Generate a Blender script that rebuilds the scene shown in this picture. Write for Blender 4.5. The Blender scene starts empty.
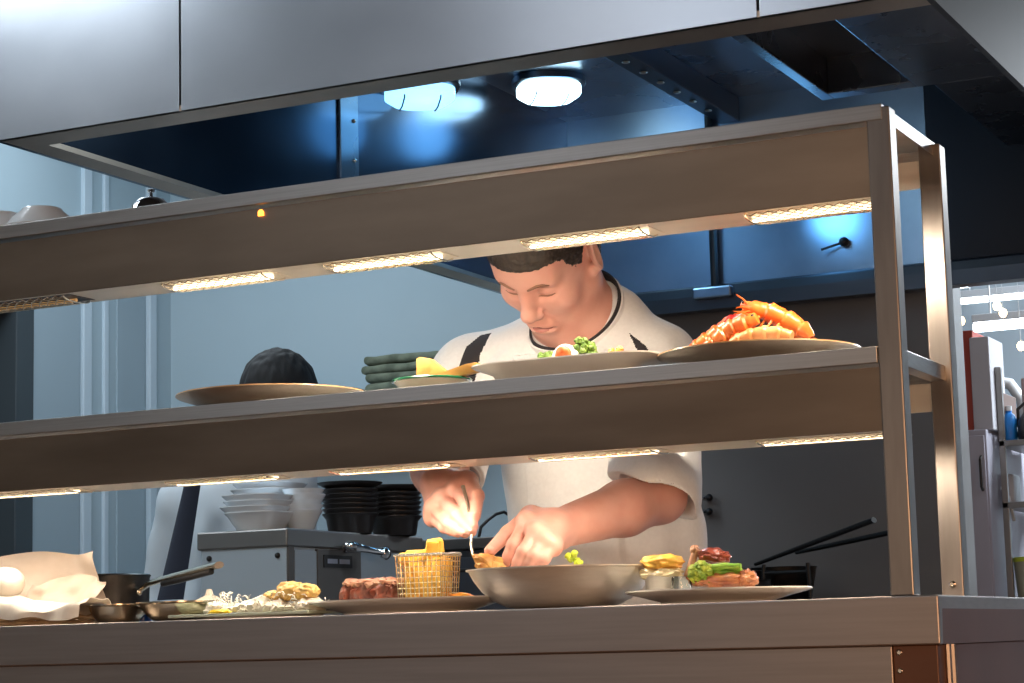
import bpy, bmesh, math, random
import numpy as np
from mathutils import Vector, Matrix, noise

random.seed(7)
SC = bpy.context.scene
COL = SC.collection
PI = math.pi

# ------------------------------------------------------------------ camera
CAM = Vector((0.7475, -2.6265, 0.8536))
FPX = 2102.3
YAW, PITCH, ROLL = 0.4584, 0.1424, -0.0259
FWD = Vector((-math.sin(YAW)*math.cos(PITCH), math.cos(YAW)*math.cos(PITCH), math.sin(PITCH)))
_r0 = Vector((math.cos(YAW), math.sin(YAW), 0)); _u0 = _r0.cross(FWD)
RGT = math.cos(ROLL)*_r0 + math.sin(ROLL)*_u0
UPV = -math.sin(ROLL)*_r0 + math.cos(ROLL)*_u0

def at(px, py, y):
    """a measured photo point as a 3D point at depth y (metres into the kitchen)"""
    d = FWD + RGT*((px-512)/FPX) - UPV*((py-341.5)/FPX)
    return CAM + d*((y-CAM.y)/d.y)

# ------------------------------------------------------------------ materials
def mat(name, color, rough=0.5, metal=0.0, **k):
    m = bpy.data.materials.new(name); m.use_nodes = True
    nt = m.node_tree; b = nt.nodes['Principled BSDF']
    b.inputs['Base Color'].default_value = (*color, 1)
    b.inputs['Roughness'].default_value = rough
    b.inputs['Metallic'].default_value = metal
    if 'sss' in k:
        b.inputs['Subsurface Weight'].default_value = k['sss']
        b.inputs['Subsurface Radius'].default_value = k.get('sssr', (0.012, 0.005, 0.003))
        b.inputs['Subsurface Scale'].default_value = 1.0
    if 'trans' in k:
        b.inputs['Transmission Weight'].default_value = k['trans']
        b.inputs['IOR'].default_value = 1.45
    if 'emit' in k:
        b.inputs['Emission Color'].default_value = (*k['emit'], 1)
        b.inputs['Emission Strength'].default_value = k['es']
    if 'coat' in k: b.inputs['Coat Weight'].default_value = k['coat']
    if 'vary' in k or 'bump' in k:
        tc = nt.nodes.new('ShaderNodeTexCoord'); mp = nt.nodes.new('ShaderNodeMapping')
        mp.inputs['Scale'].default_value = k.get('stretch', (1, 1, 1))
        nt.links.new(tc.outputs['Object'], mp.inputs['Vector'])
        nz = nt.nodes.new('ShaderNodeTexNoise'); nz.inputs['Scale'].default_value = k.get('scale', 20)
        nz.inputs['Detail'].default_value = 5
        nt.links.new(mp.outputs['Vector'], nz.inputs['Vector'])
        if 'vary' in k:
            cr = nt.nodes.new('ShaderNodeValToRGB')
            cr.color_ramp.elements[0].position = k.get('p0', 0.35); cr.color_ramp.elements[1].position = k.get('p1', 0.65)
            cr.color_ramp.elements[0].color = (*k['vary'], 1); cr.color_ramp.elements[1].color = (*color, 1)
            nt.links.new(nz.outputs['Fac'], cr.inputs['Fac']); nt.links.new(cr.outputs['Color'], b.inputs['Base Color'])
        if 'rvar' in k:
            mr = nt.nodes.new('ShaderNodeMapRange')
            mr.inputs['To Min'].default_value = rough-k['rvar']; mr.inputs['To Max'].default_value = rough+k['rvar']
            nt.links.new(nz.outputs['Fac'], mr.inputs['Value']); nt.links.new(mr.outputs['Result'], b.inputs['Roughness'])
        if 'bump' in k:
            bp = nt.nodes.new('ShaderNodeBump'); bp.inputs['Strength'].default_value = k['bump']
            bp.inputs['Distance'].default_value = k.get('bd', 0.003)
            nt.links.new(nz.outputs['Fac'], bp.inputs['Height']); nt.links.new(bp.outputs['Normal'], b.inputs['Normal'])
    return m

M = {}
M['steel'] = mat('brushed_steel', (0.62, 0.60, 0.58), 0.36, 1, vary=(0.54, 0.52, 0.50), scale=6, stretch=(1, 6, 60), bump=0.03, bd=0.001, rvar=0.06)
M['fascia'] = mat('shaded_fascia_steel', (0.40, 0.32, 0.25), 0.38, 1, vary=(0.31, 0.245, 0.19), scale=3, stretch=(1, 3, 5), rvar=0.06)  # shade under the lip and brown reflections put into the steel colour
M['post'] = mat('post_steel', (0.40, 0.355, 0.32), 0.36, 1, vary=(0.34, 0.30, 0.27), scale=8, stretch=(8, 8, 1), rvar=0.05)
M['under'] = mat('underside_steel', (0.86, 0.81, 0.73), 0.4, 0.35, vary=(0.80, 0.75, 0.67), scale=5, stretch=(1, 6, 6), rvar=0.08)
M['counter'] = mat('counter_steel', (0.56, 0.49, 0.45), 0.42, 1, vary=(0.5, 0.43, 0.39), scale=5, stretch=(1, 6, 30), rvar=0.05)
M['hood_out'] = mat('hood_steel', (0.57, 0.60, 0.65), 0.33, 1, vary=(0.49, 0.52, 0.57), scale=2.2, stretch=(1, 4, 1.5), bump=0.06, bd=0.01, rvar=0.06)
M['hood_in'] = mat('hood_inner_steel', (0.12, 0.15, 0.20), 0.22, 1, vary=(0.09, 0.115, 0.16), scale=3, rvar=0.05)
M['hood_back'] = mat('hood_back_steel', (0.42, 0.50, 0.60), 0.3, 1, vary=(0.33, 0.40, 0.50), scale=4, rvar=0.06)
M['hood_ceil'] = mat('hood_ceiling_steel', (0.27, 0.28, 0.31), 0.28, 1, vary=(0.21, 0.22, 0.245), scale=4, rvar=0.06)
M['end_reflect'] = mat('brown_reflection', (0.23, 0.105, 0.062), 0.4, 0.3, vary=(0.19, 0.085, 0.05), scale=5)  # brown room reflection put into the colour of the counter's end parts
M['hood_dark'] = mat('near_black_steel', (0.02, 0.022, 0.028), 0.6)  # near-black, for the right side and right back panel of the hood
M['dark_steel'] = mat('dark_steel', (0.10, 0.10, 0.11), 0.4, 1)
M['flange'] = mat('flange_lamplit_steel', (0.58, 0.45, 0.35), 0.42, 1, vary=(0.50, 0.38, 0.29), scale=8)  # warm lamp light put into the steel colour
M['bowl_steel'] = mat('bowl_steel', (0.88, 0.86, 0.81), 0.36, 0.4, vary=(0.82, 0.80, 0.75), scale=30, stretch=(1, 1, 8), rvar=0.05)
M['pan_steel'] = mat('pan_steel', (0.72, 0.64, 0.5), 0.22, 1, vary=(0.62, 0.54, 0.42), scale=30, rvar=0.05)
M['chrome'] = mat('chrome', (0.82, 0.82, 0.82), 0.1, 1)
M['wire'] = mat('bright_wire', (0.86, 0.8, 0.68), 0.25, 1)
M['gold_wire'] = mat('basket_wire', (0.88, 0.78, 0.55), 0.25, 1)
M['screw'] = mat('screw_steel', (0.8, 0.76, 0.68), 0.25, 1)
M['pot_dark'] = mat('dark_pot_steel', (0.10, 0.095, 0.09), 0.38, 1, vary=(0.06, 0.055, 0.05), scale=25)
M['black'] = mat('black_plastic', (0.012, 0.012, 0.013), 0.4)
M['black_iron'] = mat('black_iron', (0.03, 0.028, 0.027), 0.45, 0.6)
M['tube'] = mat('quartz_tube', (1, 0.85, 0.6), 0.3, emit=(1.0, 0.80, 0.52), es=5.5)
M['tube_dim'] = mat('quartz_tube_dim', (0.8, 0.5, 0.2), 0.3, emit=(1.0, 0.55, 0.2), es=0.25)
M['neon'] = mat('indicator_neon', (1, 0.4, 0.05), 0.4, emit=(1.0, 0.28, 0.03), es=6)
M['hood_lens'] = mat('lamp_lens', (0.8, 0.95, 1), 0.3, emit=(0.55, 0.86, 1.0), es=9, vary=(0.4, 0.7, 0.9), scale=40)
M['hood_lens_dim'] = mat('lens_dim_blue', (0.6, 0.85, 1), 0.4, emit=(0.25, 0.62, 1.0), es=2.4)
M['streak'] = mat('streak_glow', (1, 1, 1), 0.4, emit=(0.86, 0.94, 1.0), es=7)
M['bulb'] = mat('warm_dot_glow', (1, 0.8, 0.5), 0.4, emit=(1.0, 0.72, 0.38), es=14)
M['wall'] = mat('cool_painted_wall', (0.46, 0.58, 0.64), 0.5, vary=(0.43, 0.55, 0.61), scale=2)
M['wall_trim'] = mat('pale_trim', (0.58, 0.70, 0.78), 0.35)
M['wall_panel'] = mat('grey_blue_panel', (0.36, 0.46, 0.52), 0.45)
M['dark_door'] = mat('dark_door_paint', (0.05, 0.065, 0.075), 0.5)
M['splash'] = mat('dark_splashback', (0.20, 0.185, 0.175), 0.42, 0.2, vary=(0.175, 0.16, 0.152), scale=1.5)
M['rest_wall'] = mat('brown_restaurant_wall', (0.13, 0.075, 0.045), 0.7, vary=(0.10, 0.055, 0.032), scale=1.2)
M['rest_floor'] = mat('wooden_floor', (0.24, 0.12, 0.06), 0.5, vary=(0.17, 0.08, 0.04), scale=4, stretch=(1, 12, 1))
M['kit_floor'] = mat('grey_floor', (0.16, 0.16, 0.165), 0.5, vary=(0.13, 0.13, 0.135), scale=6)
M['ceiling'] = mat('ceiling_paint', (0.42, 0.45, 0.48), 0.8)
M['ceil_dark'] = mat('dark_ceiling_paint', (0.012, 0.012, 0.014), 0.8)
M['plate'] = mat('glazed_china', (0.82, 0.79, 0.73), 0.22, coat=0.3, vary=(0.78, 0.75, 0.69), scale=8)
M['plate_rim'] = mat('amber_rim_glaze', (0.62, 0.40, 0.20), 0.25)
M['plate_grey'] = mat('stone_glaze_china', (0.46, 0.42, 0.36), 0.35, vary=(0.38, 0.34, 0.29), scale=30)
M['plate_white'] = mat('white_china', (0.82, 0.86, 0.88), 0.2, coat=0.3)
M['dish_blue'] = mat('cool_white_china', (0.80, 0.86, 0.90), 0.2, coat=0.3)
M['plate_black'] = mat('charcoal_china', (0.028, 0.026, 0.026), 0.28)
M['skin'] = mat('skin', (0.72, 0.39, 0.315), 0.45, sss=0.12, vary=(0.66, 0.32, 0.25), scale=22, bump=0.05, bd=0.001)
M['lips'] = mat('lips', (0.42, 0.15, 0.12), 0.4)
M['mouth'] = mat('mouth_inner', (0.14, 0.03, 0.025), 0.5)
M['hair'] = mat('brown_hair', (0.035, 0.022, 0.015), 0.5, vary=(0.015, 0.01, 0.008), scale=120, stretch=(1, 1, 0.2), bump=0.5)
M['hair_black'] = mat('black_hair', (0.012, 0.011, 0.011), 0.75, vary=(0.005, 0.005, 0.005), scale=80, stretch=(1, 1, 0.2), bump=0.6)
M['brow'] = mat('brow_hair', (0.22, 0.105, 0.065), 0.7)
M['nail'] = mat('nail', (0.72, 0.44, 0.36), 0.25)
M['jacket'] = mat('white_jacket_cloth', (0.88, 0.88, 0.88), 0.85, vary=(0.84, 0.84, 0.84), scale=150, bump=0.15, bd=0.0006)
M['jacket_dark'] = mat('charcoal_cloth', (0.028, 0.026, 0.03), 0.85)
M['apron'] = mat('pale_lilac_cloth', (0.55, 0.52, 0.56), 0.9, vary=(0.50, 0.47, 0.51), scale=100)
M['navy'] = mat('navy_cloth', (0.022, 0.026, 0.042), 0.9)
M['coat'] = mat('pale_coat_cloth', (0.62, 0.68, 0.72), 0.9)
M['shoe'] = mat('black_leather', (0.015, 0.015, 0.015), 0.4)
M['paper'] = mat('baking_paper', (0.60, 0.50, 0.42), 0.7, vary=(0.54, 0.44, 0.36), scale=18, bump=0.2)
M['cloth'] = mat('white_napkin', (0.86, 0.81, 0.74), 0.85, vary=(0.8, 0.74, 0.66), scale=60)
M['wicker'] = mat('pale_wicker', (0.62, 0.46, 0.29), 0.7, vary=(0.45, 0.31, 0.18), scale=40, bump=0.4)
M['bun'] = mat('floury_bun', (0.86, 0.80, 0.70), 0.8, vary=(0.78, 0.68, 0.55), scale=12)
M['steak'] = mat('roast_beef', (0.22, 0.055, 0.03), 0.4, vary=(0.10, 0.03, 0.02), scale=55, bump=0.4, p0=0.4, p1=0.6)
M['fat'] = mat('seared_crust', (0.50, 0.31, 0.21), 0.5, vary=(0.42, 0.18, 0.11), scale=60, bump=0.4)
M['chip'] = mat('fried_potato', (0.86, 0.58, 0.10), 0.45, vary=(0.78, 0.40, 0.05), scale=45, bump=0.3)
M['orange_food'] = mat('orange_batter', (0.85, 0.38, 0.03), 0.4, vary=(0.72, 0.24, 0.02), scale=40, bump=0.3)
M['fritter'] = mat('golden_fritter', (0.84, 0.60, 0.22), 0.5, vary=(0.72, 0.42, 0.10), scale=45, bump=0.4)
M['bread'] = mat('toasted_crust', (0.70, 0.40, 0.11), 0.5, vary=(0.42, 0.17, 0.04), scale=50, bump=0.5)
M['flatbread'] = mat('toasted_flatbread', (0.66, 0.36, 0.09), 0.6, vary=(0.50, 0.15, 0.015), scale=28, bump=0.2, p0=0.3, p1=0.5)
M['mash'] = mat('creamy_mash', (0.86, 0.76, 0.50), 0.5)
M['gratin'] = mat('browned_cheese', (0.84, 0.52, 0.08), 0.4, vary=(0.62, 0.27, 0.03), scale=45, bump=0.3)
M['slaw'] = mat('shredded_white_salad', (0.84, 0.80, 0.70), 0.5)
M['prawn'] = mat('prawn_shell', (0.60, 0.095, 0.008), 0.38, vary=(0.72, 0.20, 0.03), scale=30, coat=0.3)
M['prawn_red'] = mat('red_prawn_shell', (0.58, 0.05, 0.01), 0.3, vary=(0.70, 0.15, 0.02), scale=30, coat=0.3)
M['prawn_meat'] = mat('prawn_meat', (0.80, 0.40, 0.17), 0.35, vary=(0.76, 0.26, 0.07), scale=30)
M['red'] = mat('red_roe', (0.6, 0.015, 0.01), 0.4)
M['green'] = mat('green_leaf', (0.14, 0.34, 0.03), 0.45, vary=(0.30, 0.50, 0.05), scale=60)
M['broc'] = mat('broccoli_green', (0.12, 0.24, 0.015), 0.6, vary=(0.42, 0.46, 0.04), scale=90, bump=0.6)
M['herb'] = mat('dark_herb', (0.05, 0.12, 0.012), 0.6, vary=(0.16, 0.26, 0.03), scale=120, bump=0.6)
M['egg'] = mat('egg_white', (0.88, 0.86, 0.80), 0.35)
M['salmon'] = mat('salmon_orange', (0.80, 0.21, 0.06), 0.4, vary=(0.7, 0.13, 0.03), scale=80)
M['roe'] = mat('carrot_orange', (0.9, 0.32, 0.06), 0.4, vary=(0.8, 0.22, 0.03), scale=80)
M['yellow'] = mat('yellow_sauce', (0.88, 0.62, 0.01), 0.3)
M['glass'] = mat('clear_glass', (0.93, 0.97, 0.95), 0.04, trans=1.0)
M['green_glass'] = mat('green_glass_edge', (0.02, 0.22, 0.10), 0.12, coat=0.5)
M['board_glass'] = mat('pale_board_glass', (0.62, 0.72, 0.60), 0.12, coat=0.4)
M['cream_glaze'] = mat('cream_glaze', (0.80, 0.76, 0.62), 0.25)
M['blue'] = mat('blue_plastic', (0.01, 0.10, 0.50), 0.3)
M['blue_bright'] = mat('bright_blue_plastic', (0.02, 0.25, 0.75), 0.35)
M['green_cloth'] = mat('sage_cloth', (0.22, 0.25, 0.18), 0.95, vary=(0.11, 0.13, 0.09), scale=20)
M['unit_side'] = mat('grey_enamel', (0.36, 0.44, 0.50), 0.4, vary=(0.34, 0.42, 0.48), scale=3)
M['unit_top'] = mat('unit_top_steel', (0.30, 0.29, 0.28), 0.4, 1)
M['unit_front'] = mat('unit_front_steel', (0.17, 0.16, 0.15), 0.4, 0.8)
M['label_ink'] = mat('label_ink', (0.35, 0.4, 0.5), 0.5)
M['slate'] = mat('slate_enamel', (0.075, 0.085, 0.105), 0.4)
M['lilac'] = mat('lilac_grey_enamel', (0.42, 0.41, 0.48), 0.45)
M['red_box'] = mat('dark_red_card', (0.36, 0.05, 0.03), 0.6)
M['white_box'] = mat('pale_grey_card', (0.48, 0.48, 0.52), 0.6)
M['brown_box'] = mat('brown_card', (0.14, 0.09, 0.075), 0.7)
M['far_wall'] = mat('far_wall_steel', (0.36, 0.42, 0.47), 0.4, 0.3)
M['tub'] = mat('pale_green_tub', (0.42, 0.44, 0.34), 0.4)
M['lime'] = mat('lime_lid', (0.50, 0.62, 0.05), 0.4)
M['machine'] = mat('machine_white', (0.55, 0.57, 0.60), 0.35)

# ------------------------------------------------------------------ objects
def props(o, label=None, cat=None, group=None, kind=None):
    if label: o['label'] = label
    if cat: o['category'] = cat
    if group: o['group'] = group
    if kind: o['kind'] = kind
    return o

def thing(name, label, cat, loc=(0, 0, 0), group=None, rotz=0):
    o = bpy.data.objects.new(name, None); COL.objects.link(o)
    o.empty_display_size = 0.02
    o.location = loc; o.rotation_euler = (0, 0, rotz)
    return props(o, label, cat, group)

def obj(name, mb, mats, parent=None, world=False, smooth=True, label=None):
    me = mb if isinstance(mb, bpy.types.Mesh) else mb.mesh(name, smooth)
    if not isinstance(mats, (list, tuple)): mats = [mats]
    for m in mats: me.materials.append(m)
    if world and parent is not None:
        p = parent; off = Vector((0, 0, 0))
        while p is not None: off += Vector(p.location); p = p.parent
        me.transform(Matrix.Translation(-off))
    if smooth:
        for p in me.polygons: p.use_smooth = True
    o = bpy.data.objects.new(name, me); COL.objects.link(o)
    if parent is not None: o.parent = parent
    if label: o['label'] = label
    return o

def single(name, mb, mats, label, cat, loc=None, group=None, kind=None, smooth=True):
    o = obj(name, mb, mats, None, smooth=smooth)
    if loc is not None: o.location = loc
    return props(o, label, cat, group, kind)

def dup(o, loc=None, rotz=None, label=None):
    c = o.copy(); COL.objects.link(c)
    if loc is not None: c.location = loc
    if rotz is not None: c.rotation_euler = (o.rotation_euler[0], o.rotation_euler[1], rotz)
    if label: c['label'] = label
    for ch in list(o.children):
        d = ch.copy(); COL.objects.link(d); d.parent = c
        for g in list(ch.children):
            e = g.copy(); COL.objects.link(e); e.parent = d
    return c

class MB:
    def __init__(self): self.bm = bmesh.new()
    def mesh(self, name, smooth=True):
        bmesh.ops.recalc_face_normals(self.bm, faces=self.bm.faces)
        me = bpy.data.meshes.new(name); self.bm.to_mesh(me); self.bm.free()
        # sharp edges stay crisp under smooth shading
        if not smooth: return me
        try: me.set_sharp_from_angle(angle=math.radians(38))
        except Exception: pass
        return me
    def poly(self, pts, faces, mi=0):
        vs = [self.bm.verts.new(p) for p in pts]
        for f in faces:
            try:
                fa = self.bm.faces.new([vs[i] for i in f]); fa.material_index = mi
            except ValueError: pass
        return vs
    def box(self, lo, hi, bev=0.0, mi=0, seg=2):
        lo = Vector(lo); hi = Vector(hi)
        pts = [(x, y, z) for z in (lo.z, hi.z) for y in (lo.y, hi.y) for x in (lo.x, hi.x)]
        vs = self.poly(pts, [(0, 2, 3, 1), (4, 5, 7, 6), (0, 1, 5, 4), (2, 6, 7, 3), (0, 4, 6, 2), (1, 3, 7, 5)], mi)
        if bev > 0:
            es = {e for v in vs for e in v.link_edges}
            bmesh.ops.bevel(self.bm, geom=list(es), offset=bev, segments=seg, affect='EDGES', profile=0.5)
        return self
    def prism(self, poly, axis, a, b, mi=0, bev=0):
        """2D outline extruded along an axis from a to b; outline is in the other two axes, in xyz order"""
        n = len(poly); pts = []
        for t in (a, b):
            for p in poly:
                pts.append({'x': (t, p[0], p[1]), 'y': (p[0], t, p[1]), 'z': (p[0], p[1], t)}[axis])
        fs = [tuple(range(n)), tuple(range(2*n-1, n-1, -1))]
        fs += [(i, (i+1) % n, n+(i+1) % n, n+i) for i in range(n)]
        vs = self.poly(pts, fs, mi)
        if bev > 0:
            es = {e for v in vs for e in v.link_edges}
            bmesh.ops.bevel(self.bm, geom=list(es), offset=bev, segments=2, affect='EDGES', profile=0.5)
        return self
    def tube(self, pts, r, n=8, mi=0, cap=True, flat=None):
        pts = [Vector(p) for p in pts]; k = len(pts)
        rs = r if isinstance(r, (list, tuple)) else [r]*k
        t0 = (pts[1]-pts[0]).normalized()
        ref = Vector((0, 0, 1)) if abs(t0.z) < 0.9 else Vector((1, 0, 0))
        nrm = (ref - t0*ref.dot(t0)).normalized()
        rings = []
        for i in range(k):
            t = (pts[min(i+1, k-1)] - pts[max(i-1, 0)]).normalized()
            nrm = (nrm - t*nrm.dot(t)).normalized(); bn = t.cross(nrm)
            fl = flat if flat else 1.0
            rings.append([self.bm.verts.new(pts[i] + rs[i]*(math.cos(2*PI*j/n)*nrm*fl + math.sin(2*PI*j/n)*bn)) for j in range(n)])
        for i in range(k-1):
            for j in range(n):
                f = self.bm.faces.new((rings[i][j], rings[i][(j+1) % n], rings[i+1][(j+1) % n], rings[i+1][j])); f.material_index = mi
        if cap:
            for rg in (rings[0], rings[-1]):
                try: f = self.bm.faces.new(rg); f.material_index = mi
                except ValueError: pass
        return self
    def lathe(self, prof, n=48, c=(0, 0, 0), sx=1.0, sy=1.0, mi=0, wob=None, power=None):
        """closed or open profile of (r, z) pairs revolved about z; power > 2 squares the outline off"""
        c = Vector(c); rings = []
        for (r, z) in prof:
            if r < 1e-6: rings.append([self.bm.verts.new(c+Vector((0, 0, z)))]); continue
            ring = []
            for j in range(n):
                a = 2*PI*j/n; ca, sa = math.cos(a), math.sin(a); q = 1.0
                if power: q = (abs(ca)**power + abs(sa)**power)**(-1/power)
                if wob: q *= wob(a, z)
                ring.append(self.bm.verts.new(c+Vector((r*q*ca*sx, r*q*sa*sy, z))))
            rings.append(ring)
        for a, b in zip(rings, rings[1:]):
            for j in range(n):
                A = [a[j % len(a)], a[(j+1) % len(a)]] if len(a) > 1 else [a[0]]
                B = [b[(j+1) % len(b)], b[j % len(b)]] if len(b) > 1 else [b[0]]
                if len(A)+len(B) >= 3:
                    f = self.bm.faces.new(A+B); f.material_index = mi
        return self
    def blob(self, c, r, sub=3, amp=0.0, freq=1.0, seed=0.0, rot=None, mi=0):
        c = Vector(c); r = Vector(r) if not isinstance(r, (int, float)) else Vector((r, r, r))
        ret = bmesh.ops.create_icosphere(self.bm, subdivisions=sub, radius=1.0)
        for v in ret['verts']:
            d = v.co.normalized()
            k = 1 + amp*noise.noise(d*freq + Vector((seed, seed*1.7, -seed)))
            p = Vector((d.x*r.x, d.y*r.y, d.z*r.z))*k
            v.co = c + (rot @ p if rot else p)
            for f in v.link_faces: f.material_index = mi
        return self
    def sheet(self, fn, nu, nv, thick=0.0, mi=0):
        """fn(u, v) -> point; thick gives the sheet a second skin and closed rims"""
        g = [[Vector(fn(i/nu, j/nv)) for j in range(nv+1)] for i in range(nu+1)]
        top = [[self.bm.verts.new(p) for p in row] for row in g]
        def quads(grid, flip):
            for i in range(nu):
                for j in range(nv):
                    q = (grid[i][j], grid[i+1][j], grid[i+1][j+1], grid[i][j+1])
                    f = self.bm.faces.new(q[::-1] if flip else q); f.material_index = mi
        quads(top, False)
        if thick:
            bot = []
            for i in range(nu+1):
                row = []
                for j in range(nv+1):
                    du = g[min(i+1, nu)][j]-g[max(i-1, 0)][j]; dv = g[i][min(j+1, nv)]-g[i][max(j-1, 0)]
                    nn = du.cross(dv); nn = nn.normalized() if nn.length > 1e-12 else Vector((0, 0, 1))
                    row.append(self.bm.verts.new(g[i][j]-nn*thick))
                bot.append(row)
            quads(bot, True)
            for i in range(nu):
                for j in (0, nv):
                    f = self.bm.faces.new((top[i][j], top[i+1][j], bot[i+1][j], bot[i][j])); f.material_index = mi
            for j in range(nv):
                for i in (0, nu):
                    f = self.bm.faces.new((top[i][j], top[i][j+1], bot[i][j+1], bot[i][j])); f.material_index = mi
        return self

# ------------------------------------------------------------------ smooth bodies: a blended distance field and its skin
class Field:
    def __init__(self, lo, hi, h):
        self.lo = np.array(lo, float); self.h = h
        self.n = np.ceil((np.array(hi)-self.lo)/h).astype(int)+1
        self.F = np.full(tuple(self.n), 0.08, np.float32)
    def _sl(self, blo, bhi):
        a = np.clip(np.floor((np.array(blo)-self.lo)/self.h).astype(int), 0, self.n)
        b = np.clip(np.ceil((np.array(bhi)-self.lo)/self.h).astype(int)+1, 0, self.n)
        if (b <= a).any(): return None
        ax = [self.lo[i]+self.h*np.arange(a[i], b[i]) for i in range(3)]
        return (tuple(slice(a[i], b[i]) for i in range(3)),
                (ax[0][:, None, None].astype(np.float32), ax[1][None, :, None].astype(np.float32), ax[2][None, None, :].astype(np.float32)))
    def _put(self, sl, d, k, cut):
        f = self.F[sl]
        if cut:
            d = -d
            h = np.maximum(k-np.abs(f-d), 0)/k
            self.F[sl] = np.maximum(f, d)+h*h*k*0.25
        else:
            h = np.maximum(k-np.abs(f-d), 0)/k
            self.F[sl] = np.minimum(f, d)-h*h*k*0.25
    def cone(self, a, b, ra, rb, k=0.01, cut=False, flat_end=None):
        a = np.array(a, float); b = np.array(b, float); m = max(ra, rb)+k+4*self.h
        s = self._sl(np.minimum(a, b)-m, np.maximum(a, b)+m)
        if s is None: return self
        sl, (X, Y, Z) = s; ba = b-a; L2 = float(ba@ba)+1e-12
        t = ((X-a[0])*ba[0]+(Y-a[1])*ba[1]+(Z-a[2])*ba[2])/L2
        tc = np.clip(t, 0, 1)
        d = np.sqrt((X-a[0]-tc*ba[0])**2+(Y-a[1]-tc*ba[1])**2+(Z-a[2]-tc*ba[2])**2)-(ra+(rb-ra)*tc)
        if flat_end is not None:
            fe = np.array(flat_end, float)
            d = np.maximum(d, (X-b[0])*fe[0]+(Y-b[1])*fe[1]+(Z-b[2])*fe[2])
        self._put(sl, d, k, cut); return self
    def chain(self, pts, rs, k=0.006, cut=False):
        for i in range(len(pts)-1): self.cone(pts[i], pts[i+1], rs[i], rs[i+1], k if i == 0 else 0.004, cut)
        return self
    def ell(self, c, r, R=None, k=0.01, cut=False):
        c = np.array(c, float); r = np.array(r, float); R = np.eye(3) if R is None else np.array(R, float)
        e = np.abs(R) @ r + k + 4*self.h
        s = self._sl(c-e, c+e)
        if s is None: return self
        sl, (X, Y, Z) = s
        q = [R[0, i]*(X-c[0])+R[1, i]*(Y-c[1])+R[2, i]*(Z-c[2]) for i in range(3)]
        k0 = np.sqrt(sum((q[i]/r[i])**2 for i in range(3))); k1 = np.sqrt(sum((q[i]/r[i]**2)**2 for i in range(3)))+1e-9
        self._put(sl, k0*(k0-1)/k1, k, cut); return self
    def mesh(self, name, disp=None, smooth_it=1):
        F = self.F; S = F < 0; n = self.n
        idx = None
        A = [S[dx:n[0]-1+dx, dy:n[1]-1+dy, dz:n[2]-1+dz] for dx in (0, 1) for dy in (0, 1) for dz in (0, 1)]
        anyv = A[0].copy(); allv = A[0].copy()
        for a in A[1:]: anyv |= a; allv &= a
        act = anyv & ~allv
        C = np.argwhere(act); vid = np.full(act.shape, -1, np.int32); vid[act] = np.arange(len(C))
        off = np.array([(dx, dy, dz) for dx in (0, 1) for dy in (0, 1) for dz in (0, 1)])
        val = np.stack([F[C[:, 0]+o[0], C[:, 1]+o[1], C[:, 2]+o[2]] for o in off], 1)
        acc = np.zeros((len(C), 3)); cnt = np.zeros(len(C))
        for i in range(8):
            for j in range(i+1, 8):
                if np.abs(off[i]-off[j]).sum() != 1: continue
                m = (val[:, i] < 0) != (val[:, j] < 0)
                t = val[m, i]/(val[m, i]-val[m, j])
                acc[m] += off[i]+(off[j]-off[i])*t[:, None]; cnt[m] += 1
        V = self.lo+self.h*(C+acc/cnt[:, None])
        Q = []
        for ax in range(3):
            o = [0, 0, 0]; o[ax] = 1
            a = S[:n[0]-o[0], :n[1]-o[1], :n[2]-o[2]]; b = S[o[0]:, o[1]:, o[2]:]
            E = np.argwhere(a != b); e1, e2 = [(1, 2), (2, 0), (0, 1)][ax]
            E = E[(E[:, e1] > 0) & (E[:, e2] > 0) & (E[:, e1] < n[e1]-1) & (E[:, e2] < n[e2]-1)]
            ins = S[E[:, 0], E[:, 1], E[:, 2]]
            def g(d1, d2):
                P = E.copy(); P[:, e1] -= d1; P[:, e2] -= d2
                return vid[P[:, 0], P[:, 1], P[:, 2]]
            q = np.stack([g(1, 1), g(0, 1), g(0, 0), g(1, 0)], 1)
            q[~ins] = q[~ins][:, ::-1]; Q.append(q)
        Q = np.concatenate(Q); Q = Q[(Q >= 0).all(1)]
        for _ in range(smooth_it):
            s = np.zeros_like(V); c = np.zeros(len(V))
            for i in range(4):
                a, b = Q[:, i], Q[:, (i+1) % 4]
                np.add.at(s, a, V[b]); np.add.at(c, a, 1); np.add.at(s, b, V[a]); np.add.at(c, b, 1)
            V = V*0.5+0.5*s/np.maximum(c, 1)[:, None]
        N = np.zeros_like(V); fn = np.cross(V[Q[:, 2]]-V[Q[:, 0]], V[Q[:, 3]]-V[Q[:, 1]])
        for i in range(4): np.add.at(N, Q[:, i], fn)
        N /= np.linalg.norm(N, axis=1)[:, None]+1e-12
        if disp is not None: V = V+N*disp(V, N)[:, None]
        me = bpy.data.meshes.new(name)
        me.vertices.add(len(V)); me.vertices.foreach_set('co', V.astype(np.float32).ravel())
        me.loops.add(len(Q)*4); me.loops.foreach_set('vertex_index', Q.astype(np.int32).ravel())
        me.polygons.add(len(Q)); me.polygons.foreach_set('loop_start', (np.arange(len(Q))*4).astype(np.int32))
        me.polygons.foreach_set('loop_total', np.full(len(Q), 4, np.int32))
        me.update(calc_edges=True); me.validate()
        return me

def paint(me, fn):
    """material index per face from the face centre (a patch sewn in another cloth, lips)"""
    n = len(me.polygons); co = np.zeros(len(me.vertices)*3, np.float32); me.vertices.foreach_get('co', co); co = co.reshape(-1, 3)
    li = np.zeros(len(me.loops), np.int32); me.loops.foreach_get('vertex_index', li)
    ctr = co[li.reshape(n, 4)].mean(1)
    me.polygons.foreach_set('material_index', fn(ctr).astype(np.int32))

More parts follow.
